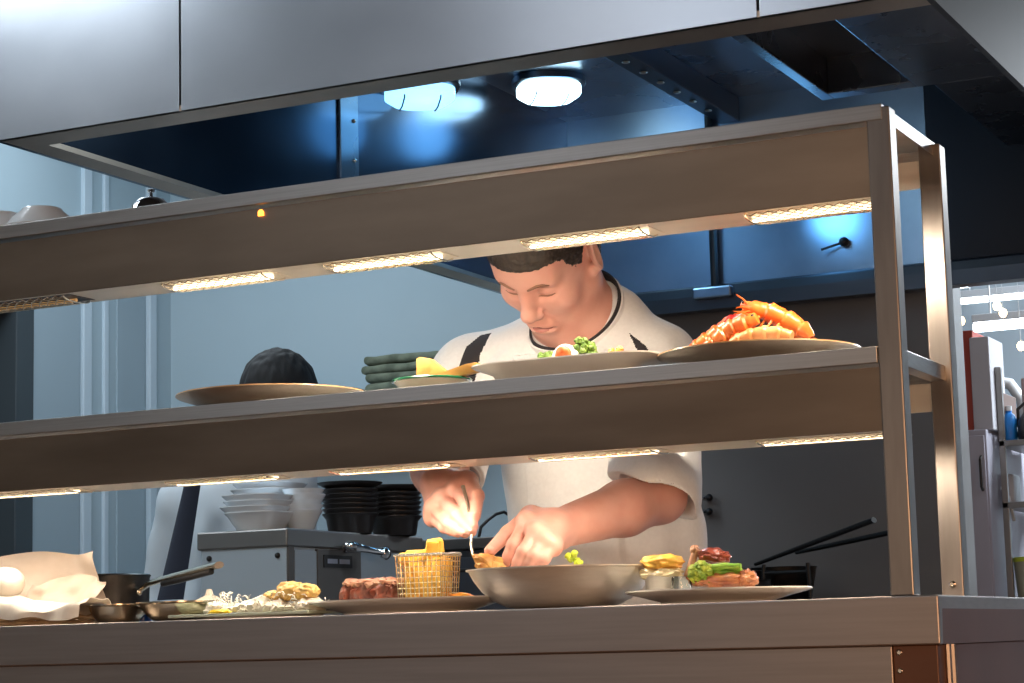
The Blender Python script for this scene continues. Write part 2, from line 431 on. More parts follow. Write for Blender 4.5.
def seg_d(P, a, b):
    a = np.array(a, float); b = np.array(b, float); ba = b-a
    t = np.clip(((P-a)@ba)/(ba@ba), 0, 1)
    return np.linalg.norm(P-a-t[:, None]*ba, axis=1), t

# ================================================================== SETTING
def struct(name, mb, m, label, cat, smooth=False):
    return single(name, mb, m, label, cat, kind='structure', smooth=smooth)

struct('floor', MB().box((-6, 0.46, -0.1), (5, 8, 0)), M['kit_floor'], 'grey kitchen floor behind the serving counter', 'floor')
struct('floor_front', MB().box((-9, -7, -0.1), (5, 0.46, 0)), M['rest_floor'], 'wooden dining room floor in front of the counter', 'floor')
struct('ceiling', MB().box((-6, 0.9, 2.95), (5, 8, 3.05)), M['ceiling'], 'grey kitchen ceiling above the hood', 'ceiling')
struct('ceiling_front', MB().box((-9, -7, 2.95), (5, 0.9, 3.05)), M['ceil_dark'], 'dark dining room ceiling in front of the hood', 'ceiling')
struct('wall_front', MB().box((-9, -7.1, 0), (5, -7, 2.95)), M['rest_wall'], 'brown dining room wall facing the counter', 'wall')
struct('wall_back', MB().box((-3.85, 3.66, 0), (-2.06, 3.78, 2.95)), M['wall'], 'pale blue grey kitchen wall behind the chef', 'wall')
sp = struct('wall_back_dark', MB().box((-2.06, 3.66, 0), (-0.855, 3.78, 2.95)), M['splash'], 'dark steel clad kitchen wall below the lit hood', 'wall')
wl = MB().box((-3.85, 2.82, 0), (-3.75, 3.66, 2.95)); wl.box((-3.85, -7, 0), (-3.75, 1.9, 2.95)); wl.box((-3.85, 1.9, 2.05), (-3.75, 2.82, 2.95))
struct('wall_left', wl, M['wall'], 'pale blue grey side wall with vertical trim strips', 'wall')
struct('wall_right', MB().box((5, -7, 0), (5.1, 8, 2.95)), M['far_wall'], 'grey side wall beyond the opening', 'wall')
struct('wall_far', MB().box((-6, 7.0, 0), (5, 7.1, 2.95)), M['far_wall'], 'pale grey wall of the room beyond the opening', 'wall')
for i, (y0, y1, dx) in enumerate(((3.13, 3.175, 0.018), (3.25, 3.275, 0.014), (3.505, 3.545, 0.022))):
    struct('trim_%d' % (i+1), MB().box((-3.75, y0, 0), (-3.75+dx, y1, 2.7), 0.003), M['wall_trim'],
           ['pale vertical trim strip nearest the dark door', 'thin pale vertical trim strip in the middle of the side wall', 'wide pale vertical trim strip beside the wall corner'][i], 'trim')
pn = MB().box((-3.75, 2.875, 0.1), (-3.742, 3.12, 2.25), 0.002); pn.box((-3.75, 3.33, 0.1), (-3.742, 3.49, 2.2), 0.002)
struct('trim_4', pn, M['wall_panel'], 'darker blue grey wall boards between the trim strips', 'trim')
d = struct('door_1', MB().box((-3.86, 1.95, 0), (-3.82, 2.78, 2.0), 0.004), M['dark_door'], 'dark door at the far left of the kitchen', 'door')
df = MB().box((-3.87, 1.86, 0), (-3.735, 1.95, 2.09), 0.004); df.box((-3.87, 2.78, 0), (-3.735, 2.87, 2.09), 0.004); df.box((-3.87, 1.95, 2.0), (-3.735, 2.78, 2.09), 0.004)
obj('door_frame', df, M['dark_door'], d, smooth=False)
obj('handle', MB().tube([(-3.82, 2.70, 1.0), (-3.78, 2.70, 1.0), (-3.78, 2.60, 1.0)], 0.009), M['chrome'], d)

# ================================================================== COUNTER
CT = 0.90
ct = thing('serving_counter', 'long stainless steel serving counter with a deep flat front edge', 'counter', (0, 0, 0))
mb = MB().prism([(-0.005, 0.838), (-0.005, CT), (0.51, CT), (0.51, 0.838), (0.50, 0.838), (0.50, 0.885), (0.01, 0.885), (0.01, 0.838)], 'x', -2.7, 0.0415, bev=0.002)
obj('worktop', mb, M['counter'], ct, smooth=False)
obj('worktop_end', MB().box((0.0385, 0.002, 0.8385), (0.0412, 0.505, 0.897)), M['end_reflect'], ct, smooth=False)
mb = MB().box((-2.68, 0.004, 0.776), (-0.024, 0.03, 0.838), 0.0015); obj('front_rail', mb, M['counter'], ct, smooth=False)
mb = MB().box((-2.68, 0.012, 0.10), (-0.03, 0.03, 0.772), 0.0015); obj('front_panel', mb, M['counter'], ct, smooth=False)
mb = MB().box((-0.024, 0.008, 0.0), (0.034, 0.04, 0.838), 0.0015); obj('corner_post', mb, M['end_reflect'], ct, smooth=False)
mb = MB().box((0.024, 0.04, 0.05), (0.034, 0.49, 0.838), 0.001); obj('end_panel', mb, M['end_reflect'], ct, smooth=False)
mb = MB().tube([(0.036, 0.048, 0.05), (0.036, 0.048, 0.838)], 0.005, 8); mb.tube([(0.036, 0.072, 0.05), (0.036, 0.072, 0.838)], 0.005, 8)
obj('edge_bead', mb, M['counter'], ct)
mb = MB().box((-2.68, 0.48, 0.0), (0.03, 0.50, 0.885)); obj('back_panel', mb, M['counter'], ct, smooth=False)
for z in (0.829, 0.806):
    b = MB().lathe([(0, -0.003), (0.0035, -0.003), (0.0042, 0), (0.0026, 0.0015), (0.0022, 0.0003), (0, 0.0003)], 16)
    o = obj('bolt', b, M['screw'], ct); o.rotation_euler = (PI/2, 0, 0); o.location = (-0.016, 0.0072, z)

# ================================================================== GANTRY
TT, TM = 1.542, 1.222
GX0 = -2.6
ga = thing('heated_gantry', 'two tier stainless steel heated gantry standing on the serving counter', 'food warmer', (0, 0, CT))
def gpart(name, mb, m, **k): return obj(name, mb, m, ga, world=True, smooth=k.pop('smooth', False), **k)
def shelf(T, name, x1):
    prof = [(0.0, T-0.022), (0.0, T), (0.29, T), (0.29, T-0.022), (0.284, T-0.022), (0.284, T-0.004), (0.006, T-0.004), (0.006, T-0.022)]
    return gpart(name, MB().prism(prof, 'x', GX0, x1, bev=0.0012), M['steel'])
shelf(TT, 'shelf', 0.0)
shelf(TM, 'shelf', -0.0225)
gpart('shelf_end', MB().box((-0.0225, 0.012, TM-0.022), (0.0, 0.282, TM-0.0005), 0.001), M['steel'])
for x in (-0.0215, GX0+0.02):
    for y in (0.001, 0.25):
        gpart('post', MB().box((x, y, CT), (x+0.031, y+0.031, TT-0.004), 0.002), M['post'])
gpart('shelf_end', MB().box((-0.0015, 0.03, TT-0.020), (0.0, 0.25, TT-0.004), 0.0005), M['steel'])
b = MB().lathe([(0, -0.002), (0.005, -0.002), (0.005, 0.001), (0.0025, 0.0035), (0.0015, 0.0015), (0, 0.0015)], 16)
o = obj('screw', b, M['screw'], ga); o.rotation_euler = (PI/2, 0, 0); o.location = (-0.0055, 0.2475, 0.018)
LAMPX = (-0.115, -0.455, -0.785, -1.08, -1.455, -1.8)
def housing(T, zb, y0, y1):
    x1 = -0.0235
    gpart('front_fascia', MB().prism([(0.012, T-0.026), (0.015, T-0.026), (y0+0.003, zb), (y0, zb)], 'x', GX0+0.04, x1), M['fascia'])
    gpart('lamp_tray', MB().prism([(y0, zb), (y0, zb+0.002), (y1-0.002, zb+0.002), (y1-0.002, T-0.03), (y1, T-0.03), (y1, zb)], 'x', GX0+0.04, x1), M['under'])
    gpart('end_plate', MB().prism([(0.013, T-0.027), (y0+0.001, zb+0.001), (y1-0.001, zb+0.001), (y1-0.004, T-0.027)], 'x', x1, x1+0.0025), M['fascia'])
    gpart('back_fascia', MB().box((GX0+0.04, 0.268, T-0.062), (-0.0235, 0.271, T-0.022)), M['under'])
    yc = (y0+y1)/2-0.004
    for i, x in enumerate(LAMPX):
        L = 0.092
        lo_on = not (T == TT and x < -1.3)
        mb = MB().prism([(yc-0.034, zb), (yc-0.028, zb-0.0012), (yc+0.028, zb-0.0012), (yc+0.034, zb)], 'x', x-L-0.012, x+L+0.012)
        lamp = gpart('heat_lamp', mb, M['under'] if lo_on else M['dark_steel'])
        t = MB().tube([(x-L, yc, zb-(0.0045 if T == TT else 0.0028)), (x+L, yc, zb-(0.0045 if T == TT else 0.0028))], 0.003 if T == TT else 0.0022, 10)
        obj('quartz_tube', t, M['tube'] if lo_on else M['tube_dim'], lamp, world=True)
        g = MB(); N = 11; W = 0.034; D = 0.0065 if T == TT else 0.0028
        def arc(s, xx): return (xx, yc-W*math.cos(s*PI), zb-0.0012-D*math.sin(s*PI)**0.8)
        for q in range(-5, N+1):
            for sgn in (1, -1):
                pts = []
                for st in range(9):
                    s = st/8; xx = x-L+(q+(5*s if sgn > 0 else 5*(1-s)))*2*L/N
                    if x-L-0.001 <= xx <= x+L+0.001: pts.append(arc(s, xx))
                if len(pts) > 1: g.tube(pts, 0.0008, 4)
        g.tube([arc(s/8, x-L) for s in range(9)], 0.0014, 5); g.tube([arc(s/8, x+L) for s in range(9)], 0.0014, 5)
        obj('wire_guard', g, M['wire'], lamp, world=True)
        if lo_on:
            ld = bpy.data.lights.new('heat_lamp_light', 'AREA'); ld.shape = 'RECTANGLE'; ld.size = 0.19; ld.size_y = 0.03
            ld.color = (1.0, 0.85, 0.67); ld.energy = 0.78 if T == TM else 1.6
            lo = bpy.data.objects.new('heat_lamp_light', ld); COL.objects.link(lo)
            lo.location = (x, yc+0.006, zb-0.024); lo.rotation_euler = (math.radians(8 if T == TM else 26), 0, 0)
housing(TT, 1.424, 0.022, 0.118)
housing(TM, 1.114, 0.022, 0.135)
ind = at(260, 213, 0.010)
gpart('indicator_lamp', MB().lathe([(0, -0.004), (0.005, -0.004), (0.005, 0.002), (0.003, 0.005), (0, 0.006)], 16, c=(ind.x, 0.013, 1.5085)), M['neon'])

# ================================================================== HOOD
HB, HT = 1.92, 2.57
HX0, HX1, HY0, HY1 = -2.10, -0.14, 0.745, 3.6
ho = thing('extraction_hood', 'large stainless steel extraction hood hanging over the kitchen', 'hood', ((HX0+HX1)/2, 2.2, HB))
def hpart(name, mb, m, **k): return obj(name, mb, m, ho, world=True, smooth=False, **k)
for a, b_, tilt in ((HX0, -1.643, 0.0), (-1.638, -0.4245, 0.0), (-0.4195, HX1, -0.01)):
    hpart('front_panel', MB().prism([(HY0, HB), (HY0+0.012, HB), (HY0+0.012-tilt, 2.95), (HY0-tilt, 2.95)], 'x', a, b_, bev=0.001), M['hood_out'])
for x in (-1.6405, -0.422): hpart('seam_backing', MB().box((x-0.01, HY0+0.012, HB+0.005), (x+0.01, HY0+0.014, 2.9)), M['dark_steel'])
hpart('front_flange', MB().prism([(HY0+0.001, HB), (HY0+0.001, HB+0.012), (HY0+0.085, HB+0.012), (HY0+0.085, HB+0.05), (HY0+0.088, HB+0.05), (HY0+0.088, HB)], 'x', HX0, HX1), M['flange'])
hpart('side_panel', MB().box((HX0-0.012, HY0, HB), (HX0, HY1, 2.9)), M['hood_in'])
hpart('side_flange', MB().box((HX0, HY0+0.088, HB), (HX0+0.06, HY1, HB+0.012)), M['flange'])
hpart('side_panel', MB().box((HX1, HY0, HB), (HX1+0.012, HY1, 2.9)), M['hood_dark'])
hpart('ceiling_panel', MB().box((HX0, HY0, HT), (HX1, HY1, HT+0.012)), M['hood_ceil'])
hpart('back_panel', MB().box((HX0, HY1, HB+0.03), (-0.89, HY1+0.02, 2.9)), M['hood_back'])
hpart('dark_back_panel', MB().box((-0.888, HY1-0.002, HB+0.03), (HX1, HY1+0.02, 2.9)), M['hood_dark'])
hpart('gutter', MB().prism([(3.54, HB), (3.6, HB), (3.6, HB+0.05), (3.545, HB+0.035)], 'x', HX0, HX1, bev=0.002), M['dark_steel'])
hpart('gutter_lip', MB().box((HX0+0.06, 3.50, HB-0.045), (-0.0, 3.56, HB)), M['dark_steel'])
s = MB().box((HX0, 2.12, HB+0.02), (HX0+0.008, 2.215, HT), 0.002)
ss = hpart('seam_strip', s, M['hood_ceil'])
for z in (2.16, 2.27, 2.38):
    b = MB().blob((HX0+0.009, 2.19, z), 0.006, 2); obj('rivet', b, M['screw'], ss, world=True)
pl = MB()
pl.box((-0.69, HY0+0.012, 2.30), (HX1, 2.78, 2.57), 0.003)
pl.box((-0.955, HY0+0.012, 2.30), (-0.92, 2.78, 2.57), 0.003)
pl.box((-0.92, 2.72, 2.30), (-0.69, 2.78, 2.57), 0.003)
pl.box((-0.645, 2.78, 2.30), (HX1, HY1, 2.57), 0.003)
hpart('plenum', pl, M['hood_ceil'])
hpart('plenum_filter', MB().box((-0.92, HY0+0.012, 2.40), (-0.69, 2.72, 2.57)), M['dark_steel'])
r1 = MB().box((-1.56, HY0+0.012, 2.49), (-1.49, HY1, 2.57), 0.003)
rail = hpart('ceiling_rail', r1, M['dark_steel'])
for y in np.arange(1.2, 3.5, 0.13): obj('rivet', MB().blob((-1.525, float(y), 2.488), (0.012, 0.012, 0.004), 2), M['flange'], rail, world=True)
hpart('wall_pipe', MB().tube([(-1.588, 3.575, HB+0.03), (-1.588, 3.575, HT)], 0.013, 12), M['black'])
p = at(835, 240, 3.59)
hpart('nozzle', MB().blob((p.x+0.03, 3.585, p.z-0.01), (0.016, 0.02, 0.016), 2).tube([(p.x+0.03, 3.585, p.z-0.01), (p.x-0.04, 3.57, p.z-0.03)], 0.004, 6), M['black'])
pb = at(712, 293, 3.49)
hpart('control_box', MB().box((pb.x-0.06, 3.47, pb.z-0.018), (pb.x+0.07, 3.50, pb.z+0.018), 0.006), M['hood_back'])
# bulkhead lamps inside the hood; the left one stands for a hazy glow
def bulkhead(name, label, lens):
    t = thing(name, label, 'lamp', (0, 0, 0), 'bulkhead lamps inside the hood')
    obj('base', MB().lathe([(0, 0), (0.115, 0), (0.115, -0.018), (0.104, -0.024), (0, -0.024)], 40, sx=0.98, sy=0.98, power=2.6), M['hood_ceil'], t)
    o = obj('lens', MB().lathe([(0.1, -0.022), (0.1, -0.045), (0.075, -0.062), (0, -0.066)], 40, sx=0.98, sy=0.98, power=2.6), M[lens], t)
    g = MB()
    for xx in (-0.05, 0.05): g.tube([(xx, -0.085, -0.03), (xx, -0.07, -0.062), (xx, 0, -0.069), (xx, 0.07, -0.062), (xx, 0.085, -0.03)], 0.0025, 6)
    obj('guard', g, M['hood_ceil'], t)
    return t
l1 = bulkhead('bulkhead_lamp', 'brightest bluish white lamp on the hood ceiling, above the chef', 'hood_lens')
l1.location = (-1.925, 3.09, HT-0.001); l1.rotation_euler = (0, 0, math.radians(35))
l2 = bulkhead('bulkhead_lamp', 'hazy blue glow on the left inner side of the hood', 'hood_lens_dim')
l2.location = (-1.995, 2.39, 2.41); l2.rotation_euler = (0, 0, math.radians(35))
obj('bracket', MB().tube([(0, 0, 0), (0, 0, 0.02), (-0.085, 0.06, 0.02)], 0.012, 8), M['hood_ceil'], l2)
l3 = bulkhead('bulkhead_lamp', 'blue white lamp high in the hood over the steel back', 'hood_lens')
l3.location = (-1.30, 2.0, HT-0.001)

# ================================================================== CROCKERY
def plate_prof(R, h, foot=0.6, t=0.004, lip=0.0):
    return [(0, 0.003), (R*foot-0.006, 0.003), (R*foot-0.004, 0), (R*foot, 0), (R*foot+0.003, 0.004), (R*0.8, h*0.55), (R-0.003, h-0.003+lip),
            (R, h-0.001+lip), (R-0.001, h+0.001+lip), (R-0.006, h+lip), (R*0.8, h*0.55+t), (R*foot, 0.004+t), (0, 0.004+t)]

pl1 = single('plate', MB().lathe(plate_prof(0.150, 0.026), 72), M['plate_grey'],
    'large round stone coloured plate alone at the left on the upper shelf', 'plate', (-1.045, 0.148, TM), 'plates on the heated shelf')
pl1.data.materials.append(M['plate_rim'])
for p in pl1.data.polygons:
    c = p.center
    if math.hypot(c.x, c.y) > 0.1425 and c.z > 0.0245: p.material_index = 1

pl2 = single('plate', MB().lathe(plate_prof(0.146, 0.029, 0.72), 96, sx=1.0, sy=0.62, power=5), M['plate'],
    'oblong cream plate with egg and broccoli under the chef\'s chin', 'plate', (-0.506, 0.125, TM), 'plates on the heated shelf')
pl3 = single('plate', MB().lathe(plate_prof(0.143, 0.024), 72), M['plate_grey'],
    'round grey brown plate carrying the orange prawns', 'plate', (-0.235, 0.146, TM), 'plates on the heated shelf')
pl3.data.materials.append(M['plate_rim'])
for p in pl3.data.polygons:
    c = p.center
    if math.hypot(c.x, c.y) > 0.1355 and c.z > 0.0225: p.material_index = 1

gb = thing('glass_bowl', 'shallow green rimmed bowl holding toasted flatbread', 'bowl', (-0.738, 0.11, TM)); gb.scale = (0.86, 0.86, 0.86)
gb_prof = [(0, 0.003), (0.03, 0.003), (0.032, 0), (0.036, 0), (0.05, 0.006), (0.066, 0.0235), (0.0685, 0.0245), (0.064, 0.0255), (0.048, 0.011), (0.03, 0.0075), (0, 0.0075)]
obj('body', MB().lathe(gb_prof, 48), M['cream_glaze'], gb)
obj('rim', MB().lathe([(0.0655, 0.0225), (0.0695, 0.0228), (0.0705, 0.0252), (0.0685, 0.027), (0.0655, 0.0268), (0.0655, 0.0225)], 48), M['green_glass'], gb)
def wedge(L, W, T, seed):
    def fn(u, v):
        w = W*(1-0.55*u)
        return (L*(u-0.5), w*(v-0.5), 0.004*math.sin(u*5+seed)+0.003*math.cos(v*6+seed))
    return MB().sheet(fn, 12, 8, T)
def slab(pts, y, t):
    o = at(*pts[0], y)
    return MB().prism([(at(a, b, y).x-o.x, at(a, b, y).z-o.z) for a, b in pts], 'y', 0, t, bev=0.0015), o
mb, o = slab([(416, 379), (416, 359), (419, 357), (430, 358.5), (447, 372), (447, 379)], 0.118, 0.012)
single('flatbread', mb, M['flatbread'], 'toasted flatbread piece standing on edge at the back of the green rimmed bowl', 'bread', o, 'toasted flatbread')
mb, o = slab([(424, 381), (446, 371), (466, 364), (476, 362), (477, 371), (455, 377), (440, 382)], 0.095, 0.016)
single('flatbread', mb, M['flatbread'], 'longer flatbread piece leaning over the right rim of the green rimmed bowl', 'bread', o, 'toasted flatbread')

# food on the oblong plate
z0 = TM+0.006
def clump(name, mat_, label, cat, loc, r, n, seed, group=None):
    rnd = random.Random(seed); mb = MB()
    for i in range(n):
        a = rnd.uniform(0, 2*PI); q = r[0]*math.sqrt(rnd.random())*0.8; zz = rnd.uniform(0.2, 1.0)
        mb.blob((q*math.cos(a)*1.0, q*math.sin(a)*r[1]/r[0], r[2]*zz*(1-0.5*(q/r[0])**2)), rnd.uniform(0.12, 0.22)*r[0]+0.002, 2, 0.5, 3, rnd.random()*9)
    return single(name, mb, mat_, label, cat, loc, group)
p = at(549, 352, 0.125)
clump('broccoli', M['herb'], 'small dark green sprig near the left end of the oblong plate', 'vegetable', (p.x, 0.125, z0+0.006), (0.024, 0.018, 0.040), 60, 3, 'green sprigs on the oblong plate')
p = at(590, 352, 0.12)
clump('broccoli', M['herb'], 'larger bright broccoli sprig beside the halved egg', 'vegetable', (p.x, 0.10, z0+0.006), (0.021, 0.02, 0.052), 80, 5, 'green sprigs on the oblong plate')
p = at(570, 353, 0.10)
eg = thing('halved_egg', 'halved white egg with an orange centre on the oblong plate', 'egg', (p.x, 0.085, z0+0.006))
e = MB().blob((0, 0, 0.020), (0.022, 0.016, 0.022), 3); obj('white', e, M['egg'], eg)
e = MB().blob((0.002, -0.0120, 0.026), (0.0125, 0.008, 0.0115), 3, 0.15, 3); obj('yolk', e, M['salmon'], eg)
p = at(618, 355, 0.12)
clump('carrot', M['roe'], 'little heap of orange carrot at the right of the oblong plate', 'vegetable', (p.x, 0.12, z0+0.006), (0.015, 0.013, 0.042), 22, 8)

# prawns
def prawn(label, pts, rs, shell, seed, legs=True, feelers=(), tail=True):
    base = Vector(pts[len(pts)//2]); base.z = TM+0.008
    t = thing('prawn', label, 'prawn', base, 'prawns piled on the right plate')
    P = [Vector(p) for p in pts]; n = len(P)
    dense, rd = [], []
    for i in range(n-1):
        for q in range(6):
            s = q/6
            a, b, c, d_ = P[max(i-1, 0)], P[i], P[i+1], P[min(i+2, n-1)]
            pt = 0.5*((2*b)+(c-a)*s+(2*a-5*b+4*c-d_)*s*s+(3*b-a-3*c+d_)*s**3)
            dense.append(pt); rd.append((rs[i]*(1-s)+rs[i+1]*s)*(1+0.17*(1 if q in (0, 1) else (-0.4 if q == 5 else 0.3))))
    dense.append(P[-1]); rd.append(rs[-1])
    obj('body', MB().tube(dense, rd, 14), shell, t, world=True)
    if tail:
        d_ = (dense[-1]-dense[-4]).normalized(); side = d_.cross(Vector((0, 1, 0))).normalized()
        f = MB()
        for k in (-1, -0.4, 0.4, 1):
            f.blob(dense[-1]+d_*0.010+Vector((0, k*0.007, 0))+side*0.002*k, (0.011, 0.0045, 0.003), 2, rot=d_.to_track_quat('X', 'Z').to_matrix())
        obj('tail_fan', f, shell, t, world=True)
    if legs:
        fw = 0.014 if legs == 2 else 0.008
        rnd = random.Random(seed); lg = MB(); m = len(dense)
        for k in range(9):
            i = int(m*(0.16+0.06*k)); a = dense[i]
            s = -1 if k % 2 else 1
            e1 = a+Vector((-0.010+rnd.uniform(-.004, .004), s*0.005-fw, -rd[i]-0.006)); e2 = e1+Vector((-0.008+rnd.uniform(-.005, .005), -0.004, -0.014))
            lg.tube([a, e1, e2], [0.0022, 0.0017, 0.0008], 6)
        obj('legs', lg, shell, t, world=True)
    if feelers:
        fl = MB()
        for fpts in feelers: fl.tube(fpts, [0.0019]+[0.0014]*(len(fpts)-2)+[0.0006], 6)
        obj('feelers', fl, shell, t, world=True)
    if legs or feelers: e = MB().blob(dense[2]+Vector((0, -rd[2]*0.8, rd[2]*0.5)), 0.0022, 2); obj('eye', e, M['black'], t, world=True)
    return t
A = at
prawn('orange prawn arching over the top of the pile, its tail at the right',
      [A(742, 304, .135), A(752, 308, .135), A(770, 313, .138), A(787, 320, .14), A(802, 329, .143), A(811, 338, .145)],
      [0.004, 0.0095, 0.013, 0.0125, 0.011, 0.007], M['prawn'], 1, legs=2,
      feelers=[[A(750, 307, .13), A(743, 299, .125), A(736, 294.5, .12)], [A(752, 309, .128), A(742, 307, .12), A(736, 308, .118)], [A(752, 311, .128), A(744, 312, .12), A(734, 314, .118)]])
prawn('red tinged prawn lying down the left slope of the pile',
      [A(742, 318, .15), A(731, 325, .15), A(719, 333, .15), A(708, 340, .15), A(698, 346, .15), A(690, 350, .15)],
      [0.006, 0.012, 0.012, 0.011, 0.0095, 0.006], M['prawn_red'], 2, legs=False)
prawn('orange prawn in the front middle of the pile with its legs showing',
      [A(757, 318, .115), A(746, 323, .115), A(734, 328, .115), A(724, 335, .113), A(714, 343, .112), A(704, 349, .11)],
      [0.007, 0.013, 0.013, 0.012, 0.010, 0.007], M['prawn'], 4,
      feelers=[[A(752, 317, .11), A(744, 313, .105), A(733, 311, .10)]], tail=False)
prawn('pale peeled prawn lying across the front of the plate',
      [A(792, 337, .10), A(780, 334.5, .10), A(766, 334, .10), A(752, 336, .10), A(740, 340, .10), A(730, 345, .10)],
      [0.007, 0.010, 0.0105, 0.010, 0.009, 0.006], M['prawn_meat'], 6, legs=False, tail=False)
prawn('orange prawn behind the arching one, head turned left',
      [A(757, 306, .165), A(766, 313, .166), A(778, 318, .168), A(790, 325, .17), A(800, 334, .17), A(806, 343, .17)],
      [0.004, 0.009, 0.012, 0.012, 0.010, 0.006], M['prawn'], 9, legs=False,
      feelers=[[A(758, 307, .16), A(748, 303, .16), A(740, 304, .155)], [A(760, 309, .16), A(750, 316, .155), A(741, 322, .15)]])
r = A(733, 322, .135)
single('roe', MB().blob((0, 0, 0), (0.012, 0.008, 0.007), 3, 0.4, 4), M['red'], 'small bright red piece on the left prawn', 'roe', (r.x, r.y, r.z+0.003))

# crockery on the very top shelf
def soup(R, h): return plate_prof(R, h, 0.5)
p = at(42, 212, 0.15)
single('plate', MB().lathe([(a, 0.034-b) for a, b in soup(0.066, 0.034)], 48), M['plate_white'], 'white dish turned upside down on the top shelf, nearer the bell', 'dish', (p.x+0.0, 0.15, TT+0.024), 'upturned dishes on the top shelf')
p = at(8, 214, 0.15)
single('plate', MB().lathe([(a, 0.034-b) for a, b in soup(0.066, 0.034)], 48), M['plate_white'], 'white dish turned upside down on the top shelf at the picture edge', 'dish', (p.x, 0.13, TT+0.020), 'upturned dishes on the top shelf')
p0 = at(10, 214, 0.18)
single('plate', MB().lathe(plate_prof(0.10, 0.018), 48), M['plate_white'], 'flat white plate under the upturned dishes on the top shelf', 'plate', (p0.x+0.03, 0.15, TT))
p = at(151, 204, 0.15)
bl = thing('call_bell', 'small chrome call bell on the top shelf', 'bell', (p.x, 0.15, TT)); bl.scale = (1.38, 1.38, 1.38)
obj('base', MB().lathe([(0, 0), (0.032, 0), (0.033, 0.006), (0.028, 0.012), (0, 0.012)], 32), M['black'], bl)
obj('dome', MB().lathe([(0.0265, 0.012), (0.0275, 0.014), (0.024, 0.026), (0.015, 0.035), (0.005, 0.038), (0, 0.0385)], 32), M['chrome'], bl)
obj('button', MB().lathe([(0, 0.037), (0.0022, 0.037), (0.0022, 0.043), (0.0045, 0.044), (0.0045, 0.047), (0, 0.049)], 16), M['chrome'], bl)

# ================================================================== ON THE COUNTER
# basket of napkins and paper
bk = thing('bread_basket', 'low pale wicker basket lined with paper at the left end', 'basket', (-1.545, 0.13, CT))
wk = MB()
for k in range(2):
    wk.tube([(0.165*math.cos(a)*(1+0.03*k), 0.095*math.sin(a)*(1+0.03*k), 0.005+0.007*k+0.0015*math.sin(a*24+k*PI)) for a in np.linspace(0, 2*PI, 97)], 0.0042, 6)
obj('wall', wk, M['wicker'], bk)
obj('bottom', MB().lathe([(0, 0), (0.163, 0), (0.163, 0.004), (0, 0.004)], 64, sy=0.58), M['wicker'], bk)
def crinkle(p, f, a): return a*noise.noise(Vector(p)*f)
def paper_back(u, v):
    b0 = at(-30+127*u, 620, 0.20); t0 = at(-30+127*u, 556-6*u*u+3*math.sin(u*9), 0.235)
    q = b0.lerp(t0, v); q.y += 0.018*math.sin(u*7+v*3)+crinkle((u*3, v*2, 1), 1.6, 0.014)
    return q
def paper_front(u, v):
    b0 = at(20+80*u-12*u, 622, 0.15); t0 = at(22+90*u, 582-5*u+5*math.sin(u*8), 0.19)
    q = b0.lerp(t0, v); q.y += 0.016*math.sin(u*9+2)+crinkle((u*3, v*2, 7), 2, 0.012)
    return q
single('baking_paper', MB().sheet(paper_back, 30, 16, 0.0006), M['paper'], 'tall sheet of brown baking paper standing at the back of the basket', 'paper', group='sheets of paper in the basket')
single('baking_paper', MB().sheet(paper_front, 28, 14, 0.0006), M['paper'], 'shorter crinkled paper sheet with a pointed corner beside the dark pot', 'paper', group='sheets of paper in the basket')
def napkin(label, x0, x1, ytop, yb, y, seed):
    def fn(u, v):
        a = v*PI
        top = at(x0+(x1-x0)*u, ytop(u), y); z1 = top.z; base = CT+0.009
        w = 0.062*(0.75+0.25*math.sin(u*PI))
        q = Vector((top.x+crinkle((u*4, v*2, seed), 1.6, 0.008), y-w*math.cos(a), base+(z1-base)*max(math.sin(a), 0)**0.7))
        q += Vector((0, crinkle((u*5, v*4, seed+3), 1.2, 0.012), crinkle((u*4, v*4, seed), 1.2, 0.010)))
        q.z = max(q.z, CT+0.007)
        return q
    return single('napkin', MB().sheet(fn, 34, 20, 0.0012), M['cloth'], label, 'napkin', group='white napkins in the basket')
napkin('white napkin rolled along the front of the basket', -30, 96, lambda u: 602-3*math.sin(u*6)-14*max(0, u-0.7), 625, 0.085, 2)
napkin('white napkin folded up against the bun', -30, 55, lambda u: 592+14*u*u, 625, 0.135, 6)
p = at(6, 583, 0.13)
single('bun', MB().blob((0, 0, 0), (0.031, 0.031, 0.026), 4, 0.05, 2), M['bun'], 'pale round floury bun at the left end of the counter', 'bread', (p.x, 0.13, p.z))

# dark saucepan with long handle
pot = thing('saucepan', 'dark saucepan with a long steel handle behind the paper', 'saucepan', (-1.513, 0.34, CT))
obj('body', MB().lathe([(0, 0), (0.070, 0), (0.074, 0.006), (0.076, 0.082), (0.078, 0.086), (0.076, 0.088), (0.073, 0.083), (0.071, 0.008), (0, 0.005)], 56), M['pot_dark'], pot)
h0, h1 = at(144, 584, 0.33), at(219, 565, 0.25)
hm = MB().tube([h0+Vector((-0.01, 0, -0.012)), h0+Vector((0.01, 0, 0.0)), h0.lerp(h1, 0.25), h0.lerp(h1, 0.6), h1], [0.006, 0.008, 0.009, 0.010, 0.010], 12, flat=0.6)
hd = obj('handle', hm, M['pan_steel'], pot, world=True, label='long steel handle')
hg = MB().tube([h0.lerp(h1, 0.28)+Vector((0, -0.004, -0.008)), h0.lerp(h1, 0.5)+Vector((0, -0.004, -0.009)), h0.lerp(h1, 0.92)+Vector((0, -0.004, -0.008))], 0.0055, 10)
obj('grip', hg, M['black'], hd, world=True)
rv = MB().blob(h0+Vector((-0.006, -0.006, -0.014)), 0.006, 2); obj('rivet', rv, M['pan_steel'], pot, world=True)

